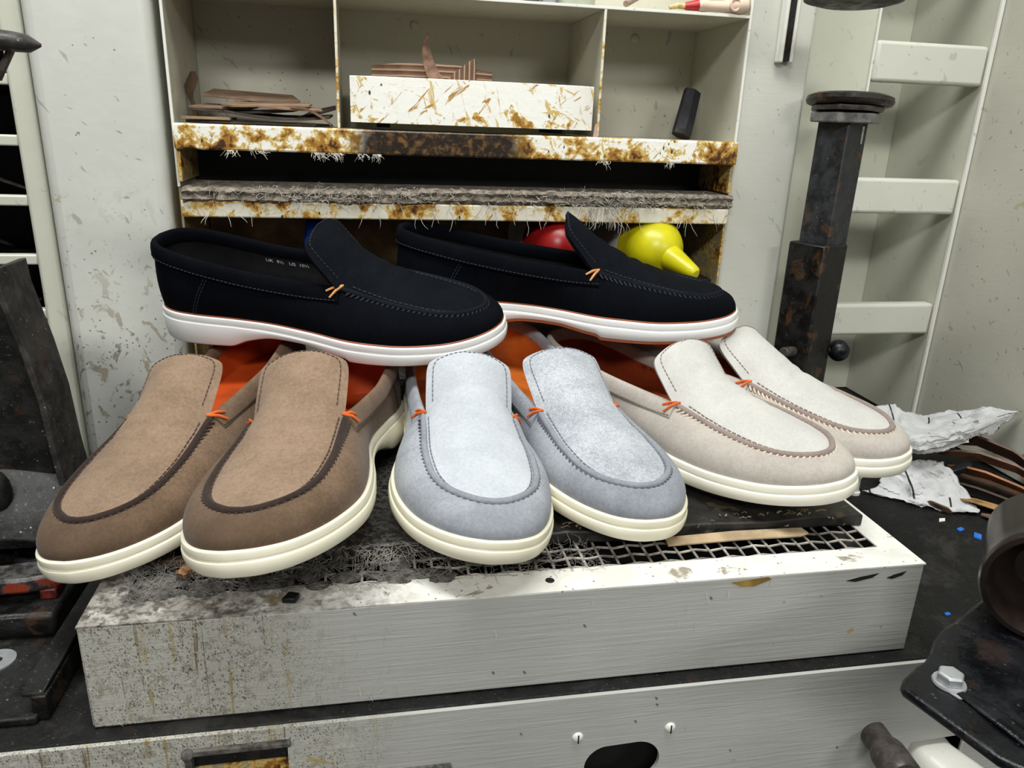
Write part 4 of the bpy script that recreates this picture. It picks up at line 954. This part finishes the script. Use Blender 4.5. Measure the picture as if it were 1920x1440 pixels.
# ------------------------------------------------------------------ iron bracket and bell at the lower right
bk_ = empty('iron_bracket', (0, 0, 0), 'glossy black iron bracket with a hex bolt at the lower right', 'bracket')
out_ = [(.2555, -.1385), (.2600, -.1340), (.2720, -.1270), (.2800, -.1235), (.2890, -.1170), (.2980, -.1080), (.3080, -.1010), (.3190, -.0960), (.3520, -.0785), (.3720, -.066), (.460, -.040), (.460, -.215), (.2750, -.1970), (.2680, -.1880), (.2630, -.1700), (.2570, -.1500), (.2545, -.1420)]
mb = MB(); mb.prism([(x, y, .9945) for x, y in out_], (0, 0, .0055)); mb.build('plate', M['glossblack'], bk_, bevel=.0025, seg=3)
mb = MB(); mb.tube([(.2800, -.1480, 1.0005), (.2845, -.1610, 1.0012), (.2880, -.1760, 1.0012), (.2920, -.1980, 1.0010)], [.0020, .0055, .0060, .0060], 16, flat=.35, up=(0, 0, 1)); mb.build('rib', M['glossblack'], bk_)
bc = Vector((.2800, -.1415, 1.0000))
mb = MB(); mb.lathe([(0, 0), (.0078, 0), (.0080, .0006), (.0076, .0016), (0, .0016)], bc, (0, 0, 1), 32); mb.build('bolt_flange', M['zinc'], bk_)
mb = MB(); mb.lathe([(0, .0015), (.0064, .0015), (.0064, .0058), (.0056, .0068), (0, .0070)], bc, (0, 0, 1), 6); mb.build('bolt_head', M['zinc'], bk_, smooth=20, bevel=.0004)
mb = MB(); mb.lathe([(0, -.0135), (.0055, -.0135), (.0060, -.0125), (.0060, -.0055), (0, -.0055)], bc + Vector((0.003, -.012, 0)), (0, 0, 1), 20); mb.build('nut', M['oldbrass'], bk_)
mb = MB(); mb.prism([(.2735, -.1440, 1.0001), (.2758, -.1462, 1.0001), (.2800, -.1530, 1.0001), (.2770, -.1525, 1.0001)], (0, 0, .0004)); tag(mb.build('bare_patch', M['zinc'], bk_), 'bare metal patch where paint is gone')
bl_ = empty('iron_bell', (0, 0, 0), 'dark brown flared metal bell standing over the black bracket', 'bell')
axb = Vector((-.64, -.75, .03)).normalized()
mb = MB(); mb.lathe([(.000, -.030), (.014, -.028), (.021, -.018), (.0245, -.008), (.0268, -.002), (.0285, .0005), (.0312, .0), (.0322, -.003), (.0312, -.008), (.0300, -.020), (.0290, -.045), (.027, -.075), (.0, -.078)], (.3500, -.119, 1.0330), axb, 48)
mb.build('bell', M['darkbrownmetal'], bl_)
mb = MB(); mb.tube([(.368, -.098, 1.0001), (.368, -.098, 1.012)], .012, 16); mb.build('stem', M['blackiron'], bl_)
#SPLIT-ITEMS
# ------------------------------------------------------------------ bottles and tub in the lower bay
plast_y = plain('yellow_plastic', (.55, .50, .006), .35, var=.08, scale=40); plast_r = plain('dark_red_plastic', (.30, .008, .008), .35, var=.1); milk = plain('milky_plastic', (.50, .50, .47), .4, var=.1, scale=30)
def glue_bottle(loc, axis, capmat, lab, tip):
    r = empty('glue_bottle', loc, lab, 'bottle', 'glue bottles lying in the lower bay')
    A = Vector(axis).normalized()
    mb = MB(); mb.lathe([(0, .104), (.025, .104), (.033, .097), (.0345, .085), (.0345, .034), (.033, .022), (.030, .018), (0, .018)], (0, 0, 0), A, 40); tag(mb.build('body', milk, r), 'milky white bottle body')
    mb = MB(); mb.lathe([(.0, -.031), (.008, -.030), (.017, -.0255), (.025, -.017), (.0300, -.006), (.0318, .004), (.0318, .018), (.0330, .020), (.033, .026), (0, .026)], (0, 0, 0), A, 48); tag(mb.build('cap', capmat, r), 'domed coloured cap')
    if tip:
        p0, p1 = Vector(tip[0]), Vector(tip[1]); d = p1 - p0
        mb = MB(); mb.lathe([(.0, -.004), (.0150, -.004), (.0146, .004), (.0078, d.length - .006), (.0070, d.length - .0025), (.0045, d.length), (0, d.length + .0004)], p0, d, 28); mb.build('nozzle', capmat, r)
    return r
glue_bottle((.2976, .3620, 1.1365), (-.10, 1, .0), plast_y, 'bottle with a yellow domed cap and pointed nozzle, in the right of the lower bay', ((.0060, -.016, -.0035), (.0246, -.0570, -.0172)))
glue_bottle((.1960, .3760, 1.1365), (-.03, 1, .0), plast_r, 'bottle with a dark red domed cap, half hidden by the navy tongue', None)
bb = empty('cap_bottle', (-.0510, .400, 1.0016), 'bottle with a bright blue cap, peeping up behind the left navy tongue', 'bottle')
mb = MB(); mb.lathe([(0, 0), (.024, 0), (.025, .003), (.025, .095), (.018, .110), (.010, .115), (.010, .125), (0, .125)], (0, 0, 0), (0, 0, 1), 28); mb.build('body', milk, bb)
mb = MB(); mb.lathe([(.0115, .118), (.0115, .138), (.0095, .1515), (.0085, .1535), (0, .154)], (0, 0, 0), (0, 0, 1), 24); mb.build('cap', plain('bright_blue_plastic', (.012, .075, .60), .35), bb)
tb = empty('plastic_tub', (0, 0, 0), 'translucent grey plastic tub glimpsed between the grey and off-white shoes', 'tub')
mb = MB(); pts = [(.160, 1.0020), (.2045, 1.0020), (.2195, 1.0560), (.160, 1.0560)]
mb.prism([(x, .362, z) for x, z in pts], (0, .0015, 0)); mb.prism([(x, .428, z) for x, z in pts], (0, .0015, 0))
mb.prism([(.2045, .362, 1.0020), (.206, .362, 1.0020), (.221, .362, 1.0560), (.2195, .362, 1.0560)], (0, .0675, 0)); mb.box(.158, .160, .362, .4295, 1.0020, 1.0560); mb.box(.16, .2045, .3635, .428, 1.0017, 1.0027)
mb.build('wall', plain('cloudy_grey_plastic', (.36, .37, .40), .3, var=.08, scale=25), tb, weld=False)
mb = MB(); mb.box(.158, .2215, .3600, .3618, 1.0545, 1.0570); mb.build('rim', plain('cloudy_grey_plastic_rim', (.46, .47, .50), .3), tb)

# ------------------------------------------------------------------ glue-smeared tray and leather strips in the middle cubby
tr = empty('tray', (.1035, .345, 1.2478), 'shallow white tray smeared with amber glue in the middle cubby', 'tray')
def tray_loop(inset_, z):
    hw = .1155 - inset_; pts = []
    for a in np.linspace(-1, 1, 40): pts.append((hw * a, -.0 + inset_ + .010 * abs(a) ** 7 + .0012 * a * a, z))
    for a in np.linspace(0, 1, 8)[1:]: pts.append((hw, .011 + (.100 - .011) * a, z))
    for a in np.linspace(1, -1, 20)[1:]: pts.append((hw * a, .100 - inset_, z))
    for a in np.linspace(1, 0, 8)[1:-1]: pts.append((-hw, .011 + (.100 - .011) * a, z))
    return pts
mb = MB(); mb.grid([tray_loop(0, .0040), tray_loop(0, .0435), tray_loop(.0004, .0440), tray_loop(.0015, .0440), tray_loop(.0018, .0430), tray_loop(.0018, .0060)], 0, True)
b0 = tray_loop(0, .0040); b1 = tray_loop(.0018, .0060); mb.add(b0, [tuple(range(len(b0)))]); mb.add(b1, [tuple(range(len(b1)))[::-1]])
tag(mb.build('wall', M['tray'], tr, smooth=35), None)
for sx in (-1, 1):
    mb = MB(); mb.box(sx * .085 - .006, sx * .085 + .006, .03, .085, 0, .0040); mb.build('runner', M['slotdark'], tr)
def ribbed(name, axis='Z', scale=1.):
    m = NT(name, .75); X, Y, Z = m.xyz()
    wv = m.wave(62 * scale, .35, None, axis, 2)
    n = m.noise(70, 4); c = m.mix(m.step(n, .3, .7), (.125, .062, .036), (.185, .100, .060)); c = m.mix(m.step(wv, .70, .97), c, (.46, .31, .20)); m.color(c); m.bump(wv, .3, .002); return m.mat
RIB = ribbed('ribbed_brown_leather'); RIBX = ribbed('ribbed_brown_leather_across', 'X', 1.1)
lea = plain('tan_leather', (.235, .150, .095), .7, var=.25, scale=40, bump=.2); lead = plain('dark_leather', (.045, .029, .021), .65, var=.4, scale=50, bump=.2)
def band(path, h, th, mat, name, lab, cat='leather', group=None, tilt=0., taper=None):
    mb = MB(); P = [Vector(p) for p in path]; r0 = []
    for i, p in enumerate(P):
        t = (P[min(i + 1, len(P) - 1)] - P[max(i - 1, 0)]); t.z = 0; t.normalize(); nrm = Vector((-t.y, t.x, 0))
        hh = h * (taper[i] if taper else 1); up = (Vector((0, 0, 1)) * math.cos(tilt) + nrm * math.sin(tilt)) * hh
        r0.append([p - nrm * th / 2, p + nrm * th / 2, p + nrm * th / 2 + up, p - nrm * th / 2 + up])
    mb.grid(r0, 0, True); mb.add(r0[0], [(0, 1, 2, 3)]); mb.add(r0[-1], [(3, 2, 1, 0)])
    o = mb.build(name, mat, None, bevel=.0003, smooth=50); return tag(o, lab, cat, group)
arc = [(.0085 + .1150 * t, .392 - .018 * math.sin(math.pi * t) - .004 * t, 1.2815 + .0045 * math.sin(math.pi * (t * .9 + .05)) - .0015 * t) for t in np.linspace(0, 1, 24)]
band(arc, .0212, .0026, RIB, 'leather_strip', 'ribbed brown leather strip curved along the back of the glue-stained tray', group='leather offcuts in the tray')
mb = MB(); mb.prism([(.0705, .372, 1.2875), (.1000, .366, 1.3105), (.1035, .366, 1.3120), (.1060, .367, 1.2860), (.0900, .368, 1.2800)], (.001, .0026, 0)); o = mb.build('leather_offcut', RIBX, None, bevel=.0003); tag(o, 'triangular ribbed leather offcut in the tray, right of the upright strip', 'leather', 'leather offcuts in the tray')
mb = MB(); C_ = [(.0590, 1.3310, .0012), (.0575, 1.3230, .0026), (.0578, 1.3150, .0040), (.0600, 1.3060, .0052), (.0640, 1.2965, .0062), (.0690, 1.2885, .0066), (.0735, 1.2800, .0062)]
rows_ = []
for i, (x, z, w) in enumerate(C_):
    y = .352 + .006 * math.sin(i * .6); rows_.append([(x - w, y, z - .001), (x + w, y + .003, z + .001), (x + w, y + .0052, z + .001), (x - w, y + .0022, z - .001)])
mb.grid(rows_, 0, True); mb.add(rows_[0], [(0, 1, 2, 3)]); mb.add(rows_[-1], [(3, 2, 1, 0)]); o = mb.build('leather_strip', plain('fuzzy_brown_leather', (.20, .115, .075), .9, var=.35, scale=120, bump=.6), None, smooth=50); tag(o, 'pointed brown leather strip sticking straight up out of the tray', 'leather', 'leather offcuts in the tray')
mb = MB(); mb.prism([(.2195, .3500, 1.2458), (.2238, .3500, 1.2458), (.2235, .352, 1.2590), (.2215, .352, 1.2570)], (0, .0015, 0)); o = mb.build('leather_sliver', plain('pinkish_leather', (.42, .27, .22), .7), None); tag(o, 'tiny pinkish leather sliver between tray and right divider', 'leather')

# ------------------------------------------------------------------ leather scraps in the left cubby
def sheet(name, poly, z, th, tiltx, tilty, mat, lab, bend=0.):
    cx = sum(p[0] for p in poly) / len(poly); cy = sum(p[1] for p in poly) / len(poly)
    me = MB(); me.prism([(x - cx, y - cy, 0) for x, y in poly], (0, 0, th))
    o = me.build(name, mat, None, bevel=.0003, loc=(cx, cy, z)); o.rotation_euler = (tiltx, tilty, 0)
    bm = bmesh.new(); bm.from_mesh(o.data); bmesh.ops.triangulate(bm, faces=bm.faces); bmesh.ops.subdivide_edges(bm, edges=bm.edges, cuts=3, use_grid_fill=True)
    for v in bm.verts: v.co.z += bend * (v.co.x ** 2) * 20
    bm.to_mesh(o.data); bm.free()
    return tag(o, lab, 'leather', 'leather scraps in the left cubby')
Z0 = 1.2458
sheet('leather_scrap', [(-.160, .372), (-.128, .366), (-.045, .372), (-.030, .40), (-.05, .44), (-.15, .44)], Z0 + .0005, .0022, 0, 0, lead, 'dark leather scrap at the bottom of the pile in the left cubby')
sheet('leather_scrap', [(-.1625, .3655), (-.120, .363), (-.1185, .395), (-.160, .40)], Z0 + .0035, .0024, 0, 0, lea, 'brown leather scrap at the front left corner of the left cubby')
sheet('leather_scrap', [(-.125, .364), (-.070, .3640), (-.032, .372), (-.030, .41), (-.12, .42)], Z0 + .0062, .0022, .05, .02, lead, 'dark leather scrap under the tan ones in the left cubby', .08)
sheet('leather_scrap', [(-.155, .374), (-.11, .370), (-.065, .374), (-.06, .43), (-.15, .43)], Z0 + .0105, .0022, .03, -.02, lead, 'dark brown scrap in the middle of the pile, left cubby', .05)
sheet('leather_scrap', [(-.158, .380), (-.125, .373), (-.105, .376), (-.098, .42), (-.150, .425)], Z0 + .0140, .0020, .06, .0, lea, 'tan leather scrap jutting left, below the top scrap of the left cubby')
sheet('leather_scrap', [(-.128, .3700), (-.116, .3620), (-.050, .3740), (-.048, .388), (-.085, .408), (-.120, .400)], Z0 + .0175, .0020, .10, -.02, lea, 'tan leather scrap with a pointed corner, at the front of the top of the pile')
sheet('leather_scrap', [(-.095, .3660), (-.070, .3635), (-.038, .371), (-.042, .392), (-.075, .395)], Z0 + .0150, .0020, .08, .03, lea, 'tan leather scrap at the right of the pile in the left cubby')
sheet('leather_scrap', [(-.150, .400), (-.100, .392), (-.060, .408), (-.070, .440), (-.145, .440)], Z0 + .0245, .0020, .16, .04, lea, 'topmost tan leather scrap lying tilted at the back of the pile')
mb = MB(); rows_ = []
for t in np.linspace(0, 1, 14): rows_.append([(-.066 + .036 * t, .362, Z0 + .0160 - .0150 * t ** 2.2), (-.066 + .036 * t, .372, Z0 + .0165 - .0150 * t ** 2.2), (-.066 + .036 * t, .372, Z0 + .0185 - .0150 * t ** 2.2), (-.066 + .036 * t, .362, Z0 + .0180 - .0150 * t ** 2.2)])
mb.grid(rows_, 0, True); mb.add(rows_[0], [(0, 1, 2, 3)]); mb.add(rows_[-1], [(3, 2, 1, 0)]); o = mb.build('leather_strip', plain('brown_curled_leather', (.15, .085, .05), .7, var=.3), None); tag(o, 'narrow brown leather strip curling down beside the left divider', 'leather')
sheet('leather_scrap', [(-.060, .395), (-.045, .388), (-.0262, .40), (-.0262, .425), (-.05, .43)], Z0 + .0130, .0022, .1, -.25, lead, 'dark scrap tilted up against the left divider')
mb = MB(); rows_ = [[(-.1635 + .0035 * math.sin(i), .405 + .002 * i, 1.2462 + .0065 * i), (-.1565 + .0025 * math.sin(i * 1.3), .400 + .002 * i, 1.2462 + .0065 * i), (-.1565 + .0025 * math.sin(i * 1.3), .4022 + .002 * i, 1.2462 + .0065 * i), (-.1635 + .0035 * math.sin(i), .4072 + .002 * i, 1.2462 + .0065 * i)] for i in range(8)]
mb.grid(rows_, 0, True); mb.add(rows_[0], [(0, 1, 2, 3)]); mb.add(rows_[-1], [(3, 2, 1, 0)]); o = mb.build('leather_curl', plain('dark_tan_leather', (.11, .065, .035), .8, var=.3), None); tag(o, 'dark tan leather curl standing upright in the back left cubby corner', 'leather')

# ------------------------------------------------------------------ right cubby
st_ = empty('wrapped_stick', (.3430, .432, 1.2458), 'blue-black wrapped handle leaning in the right cubby', 'handle')
mb = MB(); mb.tube([(-.0040, -.012, .0075), (.0034, -.003, .028), (.0108, .006, .0500)], [.0118, .0112, .0104], 6, flat=.62, up=(0, 1, 0)); mb.build('sleeve', plain('blue_black_leather', (.014, .0145, .021), .6, var=.3, scale=80, bump=.3), st_, smooth=30, bevel=.0006)
mb = MB(); mb.tube([(-.0056, -.014, .0032), (-.0036, -.0115, .0090)], [.0112, .0114], 6, flat=.6, up=(0, 1, 0)); mb.build('butt', M['slotdark'], st_)

# ------------------------------------------------------------------ things on the top shelf
ZS = 1.3632
bx_cols = [((.44, .22, .16), .0080), ((.05, .052, .06), .0068), ((.34, .37, .44), .0078)]
for i, ((c, w), x) in enumerate(zip(bx_cols, (.1440, .1592, .1745))):
    r = empty('ink_bottle', (x, .378, ZS), ('little terracotta bottle, leftmost on the cabinet top shelf', 'little charcoal bottle between the terracotta and pale blue ones', 'little pale blue bottle beside the charcoal one on the top shelf')[i], 'bottle', 'little bottles on the top shelf')
    mb = MB(); mb.lathe([(0, 0), (w * .9, 0), (w, .001), (w, .040), (w * .6, .046), (w * .5, .052), (0, .052)], (0, 0, 0), (0, 0, 1), 20); mb.build('body', plain('bottle_glaze', c, .3, var=.1), r)
    mb = MB(); mb.lathe([(0, .050), (w * .62, .050), (w * .6, .060), (0, .060)], (0, 0, 0), (0, 0, 1), 16); mb.build('cap', M['paint_bright'], r)
r = empty('jar', (.2025, .388, ZS), 'wide pale green jar behind the little bottles on the top shelf', 'jar')
mb = MB(); mb.lathe([(0, 0), (.019, 0), (.020, .002), (.020, .050), (0, .052)], (0, 0, 0), (0, 0, 1), 28); mb.build('body', plain('pale_green_glaze', (.50, .54, .44), .35, var=.06), r)
mb = MB(); mb.lathe([(0, .050), (.0205, .050), (.0205, .060), (0, .061)], (0, 0, 0), (0, 0, 1), 28); mb.build('lid', M['paint_bright'], r)
mb = MB(); mb.tube([(.2475, .366, ZS + .0038), (.2660, .385, ZS + .0150), (.300, .42, ZS + .034)], [.0030, .0042, .0045], 10, flat=1); o = mb.build('wooden_stick', plain('grey_brown_wood', (.34, .25, .20), .6, var=.15), None); tag(o, 'grey-brown stick leaning on the top shelf beside the jar', 'stick')
br = empty('brush', (.2905, .3640, ZS + .0050), 'pale wooden brush with a red ferrule lying on the top shelf', 'brush')
d = Vector((.9985, -.05, .0)).normalized(); wood = plain('pale_wood', (.66, .50, .38), .45, var=.1, scale=30)
mb = MB(); mb.tube([(0, 0, -.002), d * .008, d * .016], [.0018, .0026, .0030], 10); mb.build('bristles', plain('straw_bristles', (.55, .40, .18), .9, var=.3, scale=200), br)
mb = MB(); mb.tube([d * .0145, d * .0165 , d * .0285 + Vector((0, 0, .0015))], [.0028, .0036, .0052], 14); mb.build('ferrule', plain('red_paint', (.42, .015, .018), .4), br)
mb = MB(); mb.tube([d * .0275 + Vector((0, 0, .0010)), d * .033 + Vector((0, 0, .0015)), d * .040 + Vector((0, 0, .0012)), d * .052 + Vector((0, 0, .0014)), d * .064 + Vector((0, 0, .0022)), d * .0700 + Vector((0, 0, .0030)), d * .0765 + Vector((0, 0, .0034)), d * .0800 + Vector((0, 0, .0034))], [.0045, .0058, .0048, .0052, .0066, .0080, .0076, .0030], 18); mb.build('grip', wood, br)
mb = MB(); mb.tube([d * .063 + Vector((0, -.006, .0022)) + Vector((math.cos(t) * .0045, 0, math.sin(t) * .0056 + .001)) for t in np.linspace(0, 2 * math.pi, 20)], .0013, 8); mb.build('carved_ring', wood, br)

# ------------------------------------------------------------------ crumpled paper
def paper_mat():
    m = NT('crumpled_white_paper', .8); n = m.noise(30, 4)
    c = m.mix(m.step(n, .3, .7), (.42, .42, .42), (.54, .54, .545))
    ln = m.wave(8.5, 4.2, m.vec(rot=(.2, .3, .5)), 'X', 1); k = m.mul(m.step(ln, .990, .996), m.step(m.noise(30, 1, loc=(5, 5, 1)), .54, .57))
    m.color(m.mix(k, c, (.012, .012, .012))); m.bump(m.noise(75, 3, .6, .6), .5, .004); return m.mat
def loft(rows, nu, nv):
    R_ = [resample(np.array(r), nu) for r in rows]; R_ = np.array(R_); out = np.zeros((nv, nu, 3)); kd = np.linspace(0, 1, len(rows))
    for i in range(nu):
        for j in range(3): out[:, i, j] = ip(kd, R_[:, i, j])(np.linspace(0, 1, nv))
    return out
def crumple(Gd, amp, seed):
    q = np.random.RandomState(seed); n, m_ = Gd.shape[:2]
    for k in range(44):
        a = q.uniform(0, 2 * np.pi); cx, cy = q.uniform(0, 1, 2); uu, vv_ = np.meshgrid(np.linspace(0, 1, m_), np.linspace(0, 1, n)); dd = (uu - cx) * np.cos(a) + (vv_ - cy) * np.sin(a); al = -(uu - cx) * np.sin(a) + (vv_ - cy) * np.cos(a)
        w = q.uniform(.025, .09); f = np.maximum(0, 1 - np.abs(dd) / w) * np.exp(-(al / q.uniform(.15, .35)) ** 2)
        dirv = q.normal(size=3); dirv /= np.linalg.norm(dirv); Gd += f[:, :, None] * dirv * amp * q.uniform(.4, 1)
    Gd[0] += q.normal(0, amp * .07, (m_, 3)); Gd[-1] += q.normal(0, amp * .07, (m_, 3)); return Gd
pr = empty('crumpled_paper', (0, 0, 0), 'crumpled white paper with black lines on the bench beside the off-white toe', 'paper'); PM = paper_mat()
wing = loft([[(0.5521, 0.305, 0.9715), (0.5753, 0.305, 0.9720), (0.5861, 0.295, 0.9659), (0.6114, 0.300, 0.9599), (0.6410, 0.305, 0.9667), (0.6670, 0.295, 0.9677), (0.6822, 0.275, 0.9748), (0.6950, 0.262, 0.9780)],
[(0.5448, 0.290, 0.9629), (0.5698, 0.280, 0.9597), (0.5740, 0.262, 0.9600), (0.5881, 0.262, 0.9602), (0.6188, 0.268, 0.9640), (0.6510, 0.268, 0.9678), (0.6739, 0.265, 0.9726), (0.6923, 0.260, 0.9777)],
[(0.5412, 0.270, 0.9543), (0.5482, 0.250, 0.9566), (0.5532, 0.238, 0.9671), (0.5661, 0.232, 0.9714), (0.5984, 0.240, 0.9701), (0.6357, 0.250, 0.9701), (0.6682, 0.258, 0.9722), (0.6904, 0.259, 0.9762)],
[(0.5419, 0.255, 0.9464), (0.5458, 0.240, 0.9509), (0.5490, 0.226, 0.9592), (0.5618, 0.220, 0.9636), (0.5948, 0.230, 0.9628), (0.6330, 0.244, 0.9639), (0.6664, 0.255, 0.9681), (0.6886, 0.258, 0.9748)],
[(0.5460, 0.250, 0.9404), (0.5506, 0.240, 0.9434), (0.5612, 0.230, 0.9461), (0.5774, 0.224, 0.9505), (0.6051, 0.232, 0.9536), (0.6404, 0.246, 0.9572), (0.6678, 0.255, 0.9630), (0.6867, 0.257, 0.9734)]], 60, 44)
mb = MB(); mb.grid([list(r) for r in crumple(wing, .0070, 3)]); mb.build('upper_fold', PM, pr, smooth=22, solid=.0003)
flap = loft([[(.530, .262, .936), (.550, .246, .934), (.575, .236, .936), (.590, .232, .938)],
             [(.528, .240, .920), (.552, .224, .924), (.580, .212, .920), (.600, .210, .919)],
             [(.520, .236, .908), (.548, .214, .909), (.578, .196, .908), (.602, .192, .906)],
             [(.505, .238, .9035), (.536, .212, .9035), (.566, .190, .9025), (.594, .176, .9020)]], 36, 30)
mb = MB(); mb.grid([list(r) for r in crumple(flap, .006, 8)]); mb.build('lower_flap', PM, pr, smooth=22, solid=.0003)

# ------------------------------------------------------------------ leather strips leaning at the right wall
def lstrip(path, w, th, mat, lab, twist=(0, 0), name='leather_strip'):
    P = [Vector(p) for p in path]; P = [Vector(q) for q in resample(np.array([p[:] for p in P]), 22)]
    n = len(P); rows_ = []
    for i, p in enumerate(P):
        t = i / (n - 1); tg_ = (P[min(i + 1, n - 1)] - P[max(i - 1, 0)]).normalized()
        side_ = tg_.cross(Vector((0, 0, 1))).normalized(); nn = side_.cross(tg_); a = twist[0] + (twist[1] - twist[0]) * t
        s_ = side_ * math.cos(a) + nn * math.sin(a); m_ = s_.cross(tg_); ww = w / 2 * (min(1, .25 + 4.0 * t) * min(1, .25 + 4.0 * (1 - t)))
        rows_.append([p - s_ * ww - m_ * th / 2, p + s_ * ww - m_ * th / 2, p + s_ * ww + m_ * th / 2, p - s_ * ww + m_ * th / 2])
    mb = MB(); mb.grid(rows_, 0, True); mb.add(rows_[0], [(0, 1, 2, 3)]); mb.add(rows_[-1], [(3, 2, 1, 0)])
    return tag(mb.build(name, mat, None, smooth=45, bevel=.0003), lab, 'leather', 'leather strips at the right wall')
l1 = plain('rust_tan_leather', (.33, .125, .045), .45, var=.25, scale=40); l2 = plain('dark_brown_leather', (.075, .038, .022), .5, var=.4, scale=40, bump=.2); l3 = plain('mottled_tan_leather', (.36, .20, .075), .5, var=.45, scale=55, bump=.2); l4 = plain('grey_brown_leather', (.15, .085, .055), .6, var=.35, scale=60, bump=.2)
lstrip([(.585, .212, .9045), (.602, .196, .9085), (.622, .170, .9085), (.640, .140, .9045)], .020, .0024, l3, 'mottled yellow-tan leather strip, the front long one of the pile', (.3, .1))
lstrip([(.596, .176, .9035), (.612, .158, .9045), (.630, .130, .9030)], .012, .0022, l4, 'short grey-brown strip in front of the mottled yellow-tan one', (.1, .1))
lstrip([(.612, .248, .922), (.630, .215, .926), (.650, .185, .922), (.668, .150, .910)], .022, .0024, l1, 'rust-orange leather strip in the middle of the pile', (.7, .5))
lstrip([(.600, .236, .912), (.618, .208, .914), (.640, .178, .911), (.660, .145, .904)], .016, .0024, l2, 'dark brown strip between the rust-orange and mottled tan ones', (.5, .4))
lstrip([(.612, .268, .930), (.640, .240, .936), (.662, .212, .933), (.684, .175, .920)], .018, .0026, l4, 'grey-brown strip arching behind the rust-orange one', (.8, .7))
lstrip([(.622, .285, .938), (.655, .262, .944), (.676, .232, .938), (.690, .195, .922)], .018, .0026, l2, 'dark strip nearest the wall, arching over the others', (.9, .9))
lstrip([(.628, .255, .910), (.650, .222, .910), (.672, .190, .906), (.688, .160, .904)], .018, .0024, l2, 'dark brown strip lying flat under the arching ones', (.1, .1))
mb = MB(); pl_ = [(.030 * math.cos(t), .022 * math.sin(t)) for t in np.linspace(0, 2 * math.pi, 30, endpoint=False)]
mb.prism([(0, a, b) for a, b in pl_], (.0025, 0, 0)); o = mb.build('leather_disc', plain('brown_oval_leather', (.25, .115, .05), .45, var=.15), None, bevel=.0005, loc=(.6860, .205, .9330)); o.rotation_euler = (0, .22, 0); tag(o, 'rounded brown leather piece propped against the right wall', 'leather')
lstrip([(.5565, .205, .9035), (.556, .196, .907), (.561, .187, .9065), (.5690, .183, .9030)], .006, .0020, l2, 'tiny curled leather end under the paper flap', (1.2, 1.2))
mb = MB(); mb.prism([(0, -.004, 0), (.030, -.003, .0), (.034, .001, 0), (.030, .006, 0), (0, .004, 0)], (0, 0, .0075)); o = mb.build('plastic_clip', plain('black_plastic', (.008, .010, .012), .4), None, bevel=.001, loc=(.5915, .226, .9215)); o.rotation_euler = (.1, -.12, .15); tag(o, 'small black plastic clip on the leather strips, beside the paper', 'clip')
